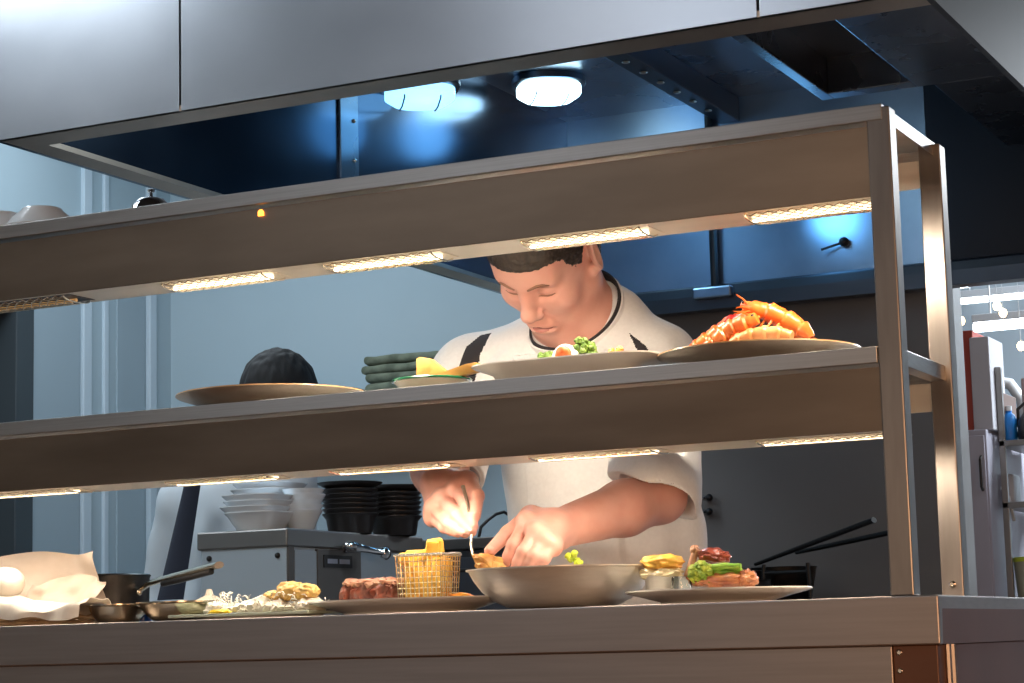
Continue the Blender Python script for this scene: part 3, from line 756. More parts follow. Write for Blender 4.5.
def dish(label, c, R, h, m):
    return single('steel_dish', MB().lathe([(0, 0), (R*0.5, 0), (R*0.66, 0.003), (R*0.86, h*0.5), (R*0.95, h-0.004), (R+0.002, h-0.002), (R+0.002, h), (R*0.93, h-0.001), (R*0.83, h*0.5), (R*0.6, 0.006), (0, 0.004)], 48), m, label, 'dish', c, 'small steel dishes by the saucepan')
dish('small round steel dish beside the paper', (-1.304, 0.10, CT), 0.050, 0.030, M['pan_steel'])
dish('wide shallow steel dish beside the blue cap', (-1.192, 0.11, CT), 0.068, 0.031, M['pan_steel'])
p = at(145, 612, 0.14)
single('stopper', MB().lathe([(0, 0), (0.013, 0), (0.013, 0.018), (0.011, 0.02), (0, 0.02)], 24), M['blue'], 'little blue cap between the two steel dishes', 'cap', (p.x, 0.135, CT))
p = at(196, 600, 0.2)
single('garlic_bulb', MB().lathe([(0, 0), (0.012, 0), (0.026, 0.010), (0.030, 0.022), (0.022, 0.034), (0.007, 0.042), (0.004, 0.052), (0, 0.053)], 36, wob=lambda a, z: 1+0.06*math.cos(8*a)), M['bun'], 'pale garlic bulb behind the wide steel dish', 'garlic', (p.x+0.012, 0.22, CT))

# glass board with slaw and fritters
single('glass_board', MB().box((-0.125, -0.055, 0), (0.125, 0.055, 0.005), 0.0015), M['board_glass'], 'thin green glass board under the shredded salad', 'board', (-1.035, 0.085, CT+0.004))
single('board_feet', MB().lathe([(0, 0), (0.10, 0), (0.11, 0.0045), (0, 0.0045)], 48, sy=0.42), M['plate'], 'pale oval dish beneath the green glass board', 'plate', (-1.035, 0.085, CT-0.0003))
p = at(220, 613, 0.045)
single('sauce', MB().blob((0, 0, 0), (0.020, 0.010, 0.005), 3, 0.2, 3), M['yellow'], 'smear of yellow sauce at the left end of the glass board', 'sauce', (p.x, 0.045, CT+0.0105))
sl = MB(); rnd = random.Random(4)
for x in np.linspace(-1.10, -0.94, 7): sl.blob((float(x), 0.085, CT+0.014), (0.024, 0.030, 0.014+0.007*math.sin(float(x)*60)), 3, 0.3, 5, float(x)*9)
for i in range(520):
    u = rnd.random(); cx = -1.105+0.175*u; hh = 0.024*(0.55+0.45*math.sin(u*9+1))+0.006
    b = Vector((cx+rnd.uniform(-.012, .012), 0.088+rnd.gauss(0, 0.020), CT+0.010+hh*rnd.random()))
    dd = Vector((rnd.uniform(-1, 1), rnd.uniform(-1, 1), rnd.uniform(-.2, .9))).normalized()*0.0046
    sl.tube([b-dd, b+Vector((0, 0, 0.002)), b+dd], [0.0007, 0.0010, 0.0006], 4)
single('shredded_salad', sl, M['slaw'], 'heap of shredded white salad on the glass board', 'salad', kind='stuff')
for i, (px, py, r, lab) in enumerate(((291, 591, 0.023, 'golden fritter in front on the shredded salad'), (306, 592, 0.021, 'golden fritter at the right, next to the steak plate'), (273, 597, 0.016, 'smallest golden fritter at the left of the three'))):
    p = at(px, py, 0.085)
    single('fritter', MB().blob((0, 0, 0), (r, r*0.85, r*0.62), 4, 0.2, 3.0, i*3.1), M['fritter'], lab, 'fritter', (p.x, 0.085, max(p.z, CT+0.023)), 'golden fritters on the salad')

# long plate with steak and chip basket
single('plate', MB().lathe(plate_prof(0.170, 0.021, 0.62), 80, sy=0.58), M['plate'], 'long oval plate with the sliced steak and the chip basket', 'plate', (-0.785, 0.112, CT), 'plates on the counter')
rnd = random.Random(3)
for i in range(6):
    u = i/5
    c = at(350+46*u, 588-2*u, 0.12+0.01*(i % 2))
    t = thing('steak_slice', ['browned end slice of steak at the left', 'second steak slice from the left', 'third steak slice from the left', 'fourth steak slice from the left', 'fifth steak slice, near the basket', 'last steak slice, against the wire basket'][i],
              'steak', (c.x, c.y, CT+0.0105), 'sliced steak on the long plate')
    t.rotation_euler = (0, math.radians(14+rnd.uniform(-5, 5)), math.radians(rnd.uniform(-28, 0)))
    mb = MB().blob((0, 0, 0.021), (0.0105, 0.024, 0.023), 4, 0.30, 2.6, i*2.3)
    for v in mb.bm.verts: v.co.z = max(v.co.z, 0.0)
    obj('meat', mb, M['steak'], t)
    mb = MB().blob((0, -0.001, 0.038), (0.0095, 0.020, 0.0075), 3, 0.4, 3, i*1.3); obj('crust', mb, M['fat'], t)

cb = thing('chip_basket', 'small square wire basket full of chips on the long plate', 'basket', (-0.759, 0.125, CT+0.012))
bw, bd, bh = 0.0385, 0.030, 0.074
def grid(side):
    g = MB()
    if side in 'fb':
        y = -bd if side == 'f' else bd
        for i in range(11):
            x = -bw+2*bw*i/10; g.tube([(x*0.9, y*0.9, 0.001), (x, y, bh)], 0.0009, 5)
        for j in range(10):
            z = 0.002+(bh-0.004)*j/9; q = 0.9+0.1*j/9; g.tube([(-bw*q, y*q, z), (bw*q, y*q, z)], 0.0009, 5)
    else:
        x = -bw if side == 'l' else bw
        for i in range(9):
            y = -bd+2*bd*i/8; g.tube([(x*0.9, y*0.9, 0.001), (x, y, bh)], 0.0009, 5)
        for j in range(10):
            z = 0.002+(bh-0.004)*j/9; q = 0.9+0.1*j/9; g.tube([(x*q, -bd*q, z), (x*q, bd*q, z)], 0.0009, 5)
    return g
for s in 'fblr': obj('mesh_side', grid(s), M['gold_wire'], cb)
g = MB()
for i in range(7): g.tube([(-bw*.9+2*bw*.9*i/6, -bd*.9, 0.001), (-bw*.9+2*bw*.9*i/6, bd*.9, 0.001)], 0.0009, 5)
obj('mesh_bottom', g, M['gold_wire'], cb)
fr = MB()
for (a, b) in (((-bw-.001, -bd-.001), (bw+.001, -bd-.001)), ((bw+.001, -bd-.001), (bw+.001, bd+.001)), ((bw+.001, bd+.001), (-bw-.001, bd+.001)), ((-bw-.001, bd+.001), (-bw-.001, -bd-.001))):
    fr.tube([(a[0], a[1], bh), (b[0], b[1], bh)], 0.0019, 8)
obj('rim', fr, M['wire'], cb)
for s in (-1, 1):
    hm = MB().tube([(s*bw, -0.011, bh), (s*(bw+0.011), -0.009, bh+0.001), (s*(bw+0.011), 0.009, bh+0.001), (s*bw, 0.011, bh)], 0.0017, 8); obj('handle', hm, M['wire'], cb)
def chip(L, w, seed):
    mb = MB().box((-w, -w, -L/2), (w, w, L/2), w*0.45)
    for v in mb.bm.verts: v.co += Vector((noise.noise(v.co*60+Vector((seed, 0, 0))), noise.noise(v.co*60+Vector((0, seed, 0))), 0))*0.003
    return mb
rnd = random.Random(12)
spots = [(-.024, -.012, .036), (-.008, -.014, .032), (.010, -.012, .035), (.025, -.011, .036), (-.022, .010, .036), (-.004, .012, .038), (.014, .012, .036), (.026, .011, .036),
         (-.016, .0, .064), (-.026, -.004, .060), (.002, -.002, .058), (.020, .0, .068), (.012, -.008, .066), (-.010, -.008, .062)]
where = ['front left corner', 'front, left of the middle', 'front, right of the middle', 'front right corner', 'back left corner', 'back, left of the middle', 'back, right of the middle', 'back right corner']
for i, (x, y, z) in enumerate(spots):
    if i < 8: lab = 'chunky golden chip standing low inside the wire basket, ' + where[i]
    else: lab = ['chunky chip heaped on the basket top, left of the middle', 'chunky chip at the left rim of the basket top', 'chunky chip lying in the dip of the heap', 'highest chip, poking up at the right of the heap', 'chip leaning on the highest one, in front', 'chip in front of the heap at the basket rim'][i-8]
    o = single('chip', chip(0.060 if i < 8 else 0.042, 0.0085 if i < 8 else 0.0095, i), M['chip'], lab, 'chip', (-0.759+x*0.9, 0.125+y*0.92, CT+(0.015 if i < 8 else 0.021)+z), 'chips in the wire basket', smooth=True)
    if i < 8: o.rotation_euler = (rnd.uniform(-.08, .08), rnd.uniform(-.08, .08), rnd.uniform(0, 1.5))
    elif i in (11, 12): o.rotation_euler = (0.25, rnd.uniform(-.4, .4), 0.5)
    else: o.rotation_euler = (rnd.uniform(-.4, .4), rnd.uniform(1.0, 1.6), rnd.uniform(-.6, .9))
p = at(462, 585, 0.13)
single('battered_piece', MB().blob((0, 0, 0), (0.021, 0.014, 0.009), 4, 0.2, 2.5, 1.1), M['orange_food'], 'orange battered piece at the foot of the wire basket', 'food', (p.x-0.002, 0.13, CT+0.020))

# big steel bowl
bwl = single('mixing_bowl', MB().lathe([(0, 0), (0.060, 0), (0.080, 0.003), (0.100, 0.0125), (0.116, 0.026), (0.128, 0.042), (0.1345, 0.0545), (0.1385, 0.0555), (0.1385, 0.0575), (0.1335, 0.0572), (0.126, 0.043), (0.114, 0.0275), (0.098, 0.0145), (0.078, 0.0055), (0, 0.0025)], 96),
    M['bowl_steel'], 'wide brushed steel bowl under the chef\'s hands', 'bowl', (-0.5445, 0.134, CT+0.001))
bp = at(487, 567, 0.105)
single('bread_piece', MB().blob((0, 0, 0), (0.030, 0.022, 0.014), 4, 0.45, 2.6, 4.0), M['bread'], 'browned crusty piece held at the left rim of the bowl', 'food', (bp.x+0.004, 0.112, bp.z+0.001)).rotation_euler = (0, math.radians(28), 0)
p = at(574, 563, 0.16)
lf = MB()
for k in range(5):
    a = k*1.3; lf.blob((0.008*math.cos(a), 0.006*math.sin(a), 0.004+0.0035*k), (0.006, 0.004, 0.0055), 2, 0.5, 4, k)
lf.tube([(0, 0, -0.02), (0.002, 0, 0.01)], 0.002, 6)
single('salad_leaf', lf, M['lime'], 'curly pale green leaf peeping over the bowl rim', 'leaf', (p.x, 0.16, p.z-0.004))

# right plate
single('plate', MB().lathe(plate_prof(0.132, 0.019, 0.6), 72, sy=0.85), M['plate'], 'round cream plate with meat and greens at the right end', 'plate', (-0.302, 0.125, CT), 'plates on the counter')
p = at(662, 577, 0.12)
rk = thing('ramekin', 'little steel cup topped with browned potato, beside the bowl', 'ramekin', (p.x, 0.12, CT+0.0085))
obj('cup', MB().lathe([(0, 0), (0.021, 0), (0.0225, 0.002), (0.0245, 0.034), (0.0255, 0.036), (0.024, 0.0362), (0.021, 0.004), (0, 0.003)], 36), M['bowl_steel'], rk)
fm = MB().blob((0, 0, 0.036), (0.030, 0.026, 0.011), 4, 0.25, 3, 2); obj('mash', fm, M['mash'], rk)
fm = MB().blob((0.001, 0, 0.051), (0.031, 0.026, 0.0125), 4, 0.22, 2.5, 5); obj('cheese_crust', fm, M['gratin'], rk)
p = at(682, 578, 0.11)
single('jar', MB().lathe([(0, 0), (0.013, 0), (0.014, 0.002), (0.014, 0.028), (0.013, 0.03), (0.012, 0.028), (0.012, 0.003), (0, 0.003)], 24), M['glass'], 'tiny clear glass pot between the ramekin and the meat', 'jar', (p.x+0.003, 0.10, CT+0.0085))
def meat(label, px, py, y, r, m, seed, rot=0.0):
    p = at(px, py, y)
    o = single('meat_piece', MB().blob((0, 0, 0), r, 4, 0.35, 2.8, seed), m, label, 'meat', (p.x, y, p.z), 'meat pieces on the right plate')
    o.rotation_euler = (0, rot, 0); return o
M['roast'] = mat('roast_pork', (0.62, 0.26, 0.10), 0.35, vary=(0.34, 0.09, 0.04), scale=60, bump=0.5, coat=0.3)
M['roast_dark'] = mat('glazed_meat', (0.34, 0.075, 0.045), 0.3, vary=(0.20, 0.04, 0.03), scale=60, bump=0.4, coat=0.4)
meat('long browned piece lying along the bottom of the pile', 722, 579, 0.12, (0.047, 0.025, 0.0125), M['roast'], 1)
meat('dark glazed piece on the very top of the pile', 713, 556, 0.135, (0.024, 0.018, 0.0105), M['roast_dark'], 4, 0.1)
meat('small browned end piece at the right of the pile', 748, 579, 0.11, (0.014, 0.014, 0.012), M['roast'], 7)
p = at(694, 566, 0.13)
bn = MB().tube([at(688, 578, .125), at(691, 566, .125), at(695, 552, .125)], [0.007, 0.0055, 0.005], 10); bn.blob(at(695, 550, .125), 0.007, 3, 0.3, 3)
single('bone', bn, M['fat'], 'pale bone standing up out of the meat', 'bone')
p = at(702, 569, 0.105)
clump('broccoli', M['broc'], 'yellow green broccoli head in front of the meat', 'vegetable', (p.x, 0.105, CT+0.030), (0.021, 0.018, 0.026), 70, 21)
for i, (a, b, c) in enumerate((((706, 568), (724, 566), (741, 566)), ((712, 572), (727, 572), (740, 577)), ((710, 570), (728, 569), (742, 571)))):
    P3 = [at(x, y, 0.103+0.004*i) for x, y in (a, b, c)]
    single('green_stem', MB().tube(P3, [0.004, 0.0048, 0.0035], 10), M['green'], ['top green stem in the bundle beside the broccoli', 'lowest green stem, drooping to the plate beside the broccoli', 'middle green stem in the bundle beside the broccoli'][i], 'vegetable', group='green stems on the right plate')

# ================================================================== CHEF
HC_BROW = at(522, 281, 0.395)
pt_, yw = math.radians(54), math.radians(-14)
hd_ = Vector((math.sin(yw), -math.cos(yw), 0))
hf = hd_*math.cos(pt_) - Vector((0, 0, 1))*math.sin(pt_)
hu = hd_*math.sin(pt_) + Vector((0, 0, 1))*math.cos(pt_)
hl = hu.cross(hf)
rl_ = math.radians(15)
hu, hl = hu*math.cos(rl_)+hl*math.sin(rl_), hl*math.cos(rl_)-hu*math.sin(rl_)
HC = HC_BROW - 0.087*hf - 0.030*hu
HR = np.array([[hl[i], hf[i], hu[i]] for i in range(3)])      # columns: his left, forward, up
def H(l, f, u): return HC + hl*l + hf*f + hu*u
def Rl(rx=0, ry=0, rz=0):
    from mathutils import Euler
    return HR @ np.array(Euler((rx, ry, rz)).to_matrix())

chef = thing('person', 'chef in a white jacket bending over the steel bowl with both hands', 'person', (-0.72, 0.66, 0))
def cpart(name, me, m, **k): return obj(name, me, m, chef, world=True, **k)

NB = Vector((-0.702, 0.600, 1.365))
SH_R, SH_L = Vector((-0.925, 0.60, 1.312)), Vector((-0.580, 0.615, 1.312))
EL_R, EL_L = at(439, 462, 0.43), at(660, 497, 0.415)
WR_R, WR_L = at(441, 484, 0.255), at(554, 530, 0.20)
F = Field((-1.06, 0.06, 0.86), (-0.38, 0.82, 1.60), 0.0022)
# skull and face
F.ell(H(0, -0.012, 0.035), (0.077, 0.097, 0.088), HR, 0.01)
F.ell(H(0, 0.026, -0.020), (0.066, 0.064, 0.088), HR, 0.03)
F.ell(H(0, 0.026, -0.068), (0.057, 0.054, 0.050), HR, 0.025)
for s in (-1, 1):
    F.cone(H(s*0.057, 0.002, -0.055), H(s*0.020, 0.058, -0.102), 0.021, 0.020, 0.03)
    F.ell(H(s*0.041, 0.060, -0.028), (0.026, 0.022, 0.022), HR, 0.025)
    F.cone(H(s*0.012, 0.083, 0.026), H(s*0.042, 0.073, 0.024), 0.011, 0.010, 0.02)
F.ell(H(0, 0.066, -0.106), (0.025, 0.019, 0.019), HR, 0.025)
F.ell(H(0, 0.060, 0.060), (0.052, 0.028, 0.032), HR, 0.04)
for s in (-1, 1):
    F.ell(H(s*0.032, 0.096, 0.003), (0.017, 0.016, 0.012), HR, 0.014, cut=True)
    F.ell(H(s*0.031, 0.073, 0.002), (0.0165, 0.0135, 0.0125), HR, 0.004)
    F.cone(H(s*0.017, 0.086, -0.006), H(s*0.045, 0.080, -0.007), 0.0012, 0.0012, 0.003, cut=True)
F.cone(H(0, 0.085, 0.014), H(0, 0.107, -0.027), 0.0095, 0.012, 0.016)
F.ell(H(0, 0.110, -0.031), (0.0135, 0.012, 0.011), HR, 0.008)
for s in (-1, 1):
    F.ell(H(s*0.0135, 0.098, -0.037), (0.0085, 0.011, 0.008), HR, 0.006)
    F.ell(H(s*0.0065, 0.107, -0.0445), (0.0038, 0.005, 0.004), HR, 0.003, cut=True)
    F.cone(H(s*0.017, 0.094, -0.040), H(s*0.030, 0.084, -0.070), 0.002, 0.002, 0.010, cut=True)
F.ell(H(0, 0.084, -0.074), (0.029, 0.014, 0.019), HR, 0.015)
F.ell(H(0, 0.0915, -0.0675), (0.022, 0.0075, 0.0050), HR, 0.009)
F.ell(H(0, 0.0890, -0.0815), (0.020, 0.009, 0.0060), HR, 0.009)
F.cone(H(-0.024, 0.0930, -0.0765), H(0, 0.0990, -0.0733), 0.0030, 0.0036, 0.003, cut=True)
F.cone(H(0.024, 0.0930, -0.0765), H(0, 0.0990, -0.0733), 0.0030, 0.0036, 0.003, cut=True)
for s in (-1, 1):
    F.ell(H(s*0.082, -0.014, -0.002), (0.009, 0.023, 0.035), Rl(0.15, 0, s*-0.62), 0.006)
    F.ell(H(s*0.092, -0.008, -0.001), (0.008, 0.0125, 0.022), Rl(0.15, 0, s*-0.62), 0.004, cut=True)
    F.ell(H(s*0.078, 0.000, -0.030), (0.008, 0.010, 0.010), HR, 0.006)
# neck and torso core
F.cone(H(0, -0.030, -0.040), NB, 0.056, 0.064, 0.03)
F.cone(NB, (-0.715, 0.66, 1.22), 0.075, 0.11, 0.04)
F.cone(NB+Vector((-0.03, 0, 0)), SH_R, 0.05, 0.05, 0.04); F.cone(NB+Vector((0.03, 0, 0)), SH_L, 0.05, 0.05, 0.04)
F.ell((-0.712, 0.67, 1.15), (0.14, 0.10, 0.20), None, 0.04)
F.ell((-0.700, 0.69, 0.98), (0.135, 0.10, 0.12), None, 0.04)
# arms
F.cone(SH_R, EL_R, 0.050, 0.043, 0.02); F.cone(SH_L, EL_L, 0.048, 0.040, 0.02)
mid_R = EL_R.lerp(WR_R, 0.35); mid_L = EL_L.lerp(WR_L, 0.35)
F.cone(EL_R, mid_R, 0.042, 0.045, 0.015); F.cone(mid_R, WR_R, 0.045, 0.030, 0.015)
F.cone(EL_L, mid_L, 0.039, 0.0415, 0.015); F.cone(mid_L, WR_L, 0.0415, 0.0285, 0.015)
NAILS = []
def hand(wr, kn, pip, tip, thumb, rk_):
    for i in range(4):
        F.cone(wr, kn[i], rk_[0], rk_[1], 0.014)
    for i in range(3): F.cone(kn[i], kn[i+1], rk_[1], rk_[1], 0.010)
    for i in range(4):
        F.ell(kn[i]+Vector((0, -0.003, 0.004)), (0.0095, 0.0095, 0.0095), None, 0.008)
        q = pip[i].lerp(tip[i], 0.5)
        rr = (0.0094, 0.0098, 0.0092, 0.0080)[i]
        F.cone(kn[i], pip[i], rr+0.0008, rr, 0.004)
        F.cone(pip[i], q, rr, rr*0.92, 0.004); F.cone(q, tip[i], rr*0.92, rr*0.74, 0.003)
        NAILS.append((pip[i], tip[i], rr*0.74))
    F.cone(wr, thumb[0], rk_[0], 0.0165, 0.014); F.cone(thumb[0], kn[0], 0.013, 0.010, 0.012)
    F.cone(thumb[0], thumb[1], 0.0155, 0.0112, 0.006); F.cone(thumb[1], thumb[2], 0.0112, 0.0088, 0.004)
    NAILS.append((thumb[1], thumb[2], 0.0088))
hand(WR_R, [at(457, 490, .205), at(443, 499, .198), at(434, 508, .200), at(433, 518, .208)],
     [at(468, 507, .160), at(457, 515, .152), at(448, 523, .155), at(444, 528, .165)],
     [at(474, 527, .138), at(472, 532, .132), at(465, 534, .134), at(458, 534, .142)],
     [at(467, 482, .225), at(477, 496, .180), at(475, 516, .147)], (0.024, 0.0125))
hand(WR_L, [at(527, 521, .160), at(536, 532, .142), at(545, 541, .137), at(553, 547, .143)],
     [at(513, 545, .128), at(523, 552, .113), at(534, 556, .112), at(545, 559, .118)],
     [at(504, 567, .122), at(514, 571, .112), at(525, 572, .112), at(537, 571, .118)],
     [at(531, 517, .188), at(508, 533, .150), at(490, 551, .122)], (0.024, 0.0125))
me = F.mesh('body', smooth_it=1)
la, lb = np.array(H(-0.022, 0.093, -0.0745)), np.array(H(0.022, 0.093, -0.0745))
def lipfn(C):
    P = (C-np.array(HC))@HR
    x, f, u = P[:, 0], P[:, 1], P[:, 2]
    up = 0.0058*np.clip(1-(np.abs(x)/0.025)**2, 0, 1); dn = 0.0072*np.clip(1-(np.abs(x)/0.023)**2, 0, 1)
    return ((f > 0.078) & (np.abs(x) < 0.026) & (u+0.0745 < up) & (u+0.0745 > -dn)).astype(int)
paint(me, lipfn)
from mathutils.bvhtree import BVHTree
_vs = [Vector(v.co) for v in me.vertices]
BV = BVHTree.FromPolygons(_vs, [tuple(p.vertices) for p in me.polygons]); del _vs
def on_skin(p, d, lift):
    h = BV.ray_cast(p+d*0.05, -d, 0.12)
    return (h[0]+d*lift) if h[0] is not None else p
body = cpart('body', me, [M['skin'], M['lips']])
del F
# hair cap
F = Field(np.array(HC)-0.15, np.array(HC)+0.15, 0.0024)
F.ell(H(0, -0.014, 0.037), (0.0835, 0.102, 0.092), HR, 0.01)
F.ell(H(0, -0.050, -0.030), (0.064, 0.050, 0.070), HR, 0.03)
F.ell(H(0, 0.060, 0.062), (0.056, 0.033, 0.036), HR, 0.03)
ax = [F.lo[i]+F.h*np.arange(F.n[i]) for i in range(3)]
G = np.stack(np.meshgrid(*ax, indexing='ij'), -1)-np.array(HC)
L_ = G@HR
u_ = L_[..., 2]; f_ = L_[..., 1]; x_ = np.abs(L_[..., 0])
lim = np.interp(u_, [-0.10, -0.045, -0.03, 0.01, 0.03, 0.045, 0.055, 0.066], [-0.05, -0.025, 0.030, 0.040, 0.046, 0.056, 0.072, 0.15])
lim = lim - 0.014*np.clip((x_-0.02)/0.03, 0, 1)*np.clip(1-(x_-0.05)/0.02, 0, 1)*(u_ > 0.04)
F.F = np.maximum(F.F, ((f_-lim)*0.75).astype(np.float32)); F.F = np.maximum(F.F, (-u_-0.075).astype(np.float32))
ear = np.sqrt(((x_-0.082)/0.02)**2+((f_+0.008)/0.026)**2+((u_+0.004)/0.040)**2)-1
F.F = np.maximum(F.F, (-ear*0.02).astype(np.float32))
def hairdisp(V, N): return np.array([0.0014*noise.noise(Vector(v)*190)+0.0010*noise.noise(Vector(v)*420) for v in V])
cpart('hair', F.mesh('hair', hairdisp), M['hair']); del F, G, L_
for s in (-1, 1):
    q = [on_skin(H(s*x, 0.085, u), hf, 0.0004) for x, u in ((0.012, 0.021), (0.020, 0.0245), (0.029, 0.0275), (0.038, 0.0275), (0.047, 0.022))]
    cpart('eyebrow', MB().tube(q, [0.0016, 0.0026, 0.0029, 0.0024, 0.0010], 8), M['brow'])
    q = [on_skin(H(s*x, 0.085, u), hf, 0.0002) for x, u in ((0.018, -0.0050), (0.025, -0.0072), (0.032, -0.0080), (0.039, -0.0072), (0.046, -0.0040))]
    cpart('eyelashes', MB().tube(q, [0.0007, 0.0015, 0.0017, 0.0015, 0.0007], 6), M['brow'])
q = [on_skin(H(x, 0.085, u), hf, 0.0002) for x, u in ((-0.021, -0.0762), (-0.011, -0.0745), (0, -0.0738), (0.011, -0.0745), (0.021, -0.0762))]
cpart('mouth_line', MB().tube(q, [0.0006, 0.0012, 0.0014, 0.0012, 0.0006], 6), M['mouth'])
for (a, b, r) in NAILS:
    dv = (b-a).normalized(); out = Vector((0.25, -0.85, 0.35)); out = (out-dv*out.dot(dv)).normalized()
    R3 = Matrix((dv, out.cross(dv), out)).transposed()
    cpart('fingernail', MB().blob(b+out*(r*0.86)-dv*0.0005, (0.0058, r*0.62, 0.0014), 2, rot=R3), M['nail'])

# jacket
F = Field((-1.12, 0.28, 0.70), (-0.38, 0.86, 1.50), 0.0024)
F.ell((-0.722, 0.655, 1.20), (0.170, 0.125, 0.20), None, 0.05)
F.cone(SH_R+Vector((0.05, 0.0, -0.01)), SH_L+Vector((-0.05, 0.0, -0.01)), 0.075, 0.075, 0.05)
F.cone(NB+Vector((0, 0.02, -0.03)), NB+Vector((0, 0.015, 0.02)), 0.086, 0.072, 0.05)
F.cone(NB+Vector((-0.03, 0.02, 0.0)), SH_R+Vector((0.03, 0, 0)), 0.075, 0.062, 0.05); F.cone(NB+Vector((0.03, 0.02, 0.0)), SH_L+Vector((-0.03, 0, 0)), 0.075, 0.062, 0.05)
F.ell((-0.703, 0.665, 1.02), (0.170, 0.128, 0.20), None, 0.06)
F.ell((-0.695, 0.675, 0.86), (0.176, 0.135, 0.15), None, 0.05)
F.cone(SH_R+Vector((0.02, 0, -0.02)), (-0.80, 0.60, 1.30), 0.070, 0.08, 0.04); F.cone(SH_L+Vector((-0.02, 0, -0.02)), (-0.66, 0.60, 1.30), 0.070, 0.08, 0.04)
dR = (EL_R-SH_R).normalized(); dL = (EL_L-SH_L).normalized()
cR = at(447, 476, 0.39); cL = at(655, 496, 0.405)
fR = Vector((0.1, -0.55, -0.82)).normalized(); fL = Vector((-0.42, -0.30, -0.86)).normalized()
F.cone(SH_R, cR, 0.070, 0.062, 0.03, flat_end=fR)
F.cone(SH_L, cL, 0.068, 0.074, 0.03, flat_end=fL)
# hollow cuffs so the forearms leave an opening
F.cone(cR-fR*0.012, cR+fR*0.03, 0.053, 0.053, 0.004, cut=True); dC = (cL-SH_L).normalized(); F.cone(cL-dC*0.004, cL+dC*0.05, 0.062, 0.062, 0.004, cut=True)
# neck opening
F.cone(NB+Vector((0, -0.035, 0.02)), H(0, -0.02, -0.06)+Vector((0, -0.02, 0.03)), 0.066, 0.075, 0.008, cut=True)
# drag folds in the cloth
rnd = random.Random(5)
for (a, b, r) in ((at(455, 395, .52), at(500, 345, .52), .008), (at(650, 350, .50), at(662, 420, .46), .008), (at(640, 360, .50), at(600, 420, .5), .006),
                  (at(672, 440, .40), at(640, 480, .40), .006), (at(682, 445, .42), at(665, 490, .40), .005), (at(508, 470, .54), at(515, 560, .53), .007),
                  (at(620, 470, .52), at(570, 500, .53), .008), (at(625, 490, .52), at(560, 540, .52), .007), (at(660, 520, .53), at(600, 560, .53), .008),
                  (at(440, 420, .50), at(470, 460, .47), .007), (at(470, 400, .52), at(485, 470, .52), .010), (at(590, 380, .50), at(575, 480, .51), .006)):
    F.cone(a+Vector((0, -0.008, 0)), b+Vector((0, -0.008, 0)), r*1.0, r*0.4, 0.018, cut=True)
plx = at(522, 480, 0.53).x
def jdisp(V, N):
    out = np.array([0.0055*noise.noise(Vector((v[0]*11, v[1]*11, v[2]*6)))+0.0016*noise.noise(Vector(v)*28) for v in V])
    front = N[:, 1] < -0.35
    step = np.clip((V[:, 0]-plx)/0.003, 0, 1)*np.clip((plx+0.175-V[:, 0])/0.01, 0, 1)*(V[:, 2] < 1.33)
    return out+np.where(front, step*0.0045, 0)
me = F.mesh('jacket', jdisp)
def inside(P, poly):
    r = np.zeros(len(P), bool); n = len(poly)
    for i in range(n):
        (x0, y0), (x1, y1) = poly[i], poly[(i+1) % n]
        c = ((y0 > P[:, 1]) != (y1 > P[:, 1])) & (P[:, 0] < (x1-x0)*(P[:, 1]-y0)/(y1-y0+1e-12)+x0)
        r ^= c
    return r
def patchfn(C):
    # the dark raglan wedges, measured on the front of the jacket in metres (x, z at the chest plane)
    D = C-np.array(CAM); t = (0.53-CAM.y)/D[:, 1]
    P = np.stack([CAM.x+D[:, 0]*t, CAM.z+D[:, 2]*t], 1)
    def q(pts): return [(at(a, b, 0.53).x, at(a, b, 0.53).z) for a, b in pts]
    return ((C[:, 1] < 0.66) & (inside(P, q([(491, 333), (481, 335), (466, 347), (452, 385), (474, 385), (481, 353)])) | inside(P, q([(629, 333), (645, 345), (653, 358), (656, 385), (645, 385), (640, 357)])))).astype(int)
paint(me, patchfn)
cpart('jacket', me, [M['jacket'], M['jacket_dark']]); del F
# stand collar: white band with a dark lining
ctr = Vector((-0.702, 0.570, 1.388))
axis_n = (H(0, -0.02, -0.05)-NB).normalized(); axis_n = Vector((0.02, -0.62, 0.78)).normalized()
sx_ = Vector((1, 0, 0)); sy_ = axis_n.cross(sx_).normalized()
def band(r0, r1, h0, h1, thick, gap):
    def fn(u, v):
        a = -PI/2+gap+(2*PI-2*gap)*u
        rr = (r0+(r1-r0)*v)*(1+0.13*v*math.exp(-((a-(1.5*PI-0.75))/0.42)**2))
        hh = h0+(h1-h0)*v*(0.66+0.34*math.sin(a))
        return ctr+sx_*(rr*1.0*math.cos(a))+sy_*(rr*1.02*math.sin(a))+axis_n*hh
    return MB().sheet(fn, 64, 5, thick)
col = cpart('collar', band(0.091, 0.084, -0.030, 0.048, 0.0035, 0.12), M['jacket'])
obj('collar_lining', band(0.0865, 0.0800, -0.030, 0.0560, 0.004, 0.12), M['jacket_dark'], col, world=True)
# trousers and shoes, out of sight behind the counter
F = Field((-1.0, 0.42, -0.01), (-0.42, 0.98, 1.0), 0.009)
F.ell((-0.69, 0.69, 0.90), (0.165, 0.12, 0.10), None, 0.04)
for s, x in ((-1, -0.80), (1, -0.60)):
    F.cone((-0.69+s*0.075, 0.69, 0.88), (x, 0.67, 0.48), 0.088, 0.065, 0.03); F.cone((x, 0.67, 0.48), (x, 0.70, 0.07), 0.065, 0.055, 0.02)
cpart('trousers', F.mesh('trousers'), M['navy']); del F
for x in (-0.80, -0.60):
    s = MB().blob((x, 0.62, 0.05), (0.048, 0.135, 0.05), 4)
    for v in s.bm.verts: v.co.z = max(v.co.z, 0.0)
    cpart('shoe', s, M['shoe'])

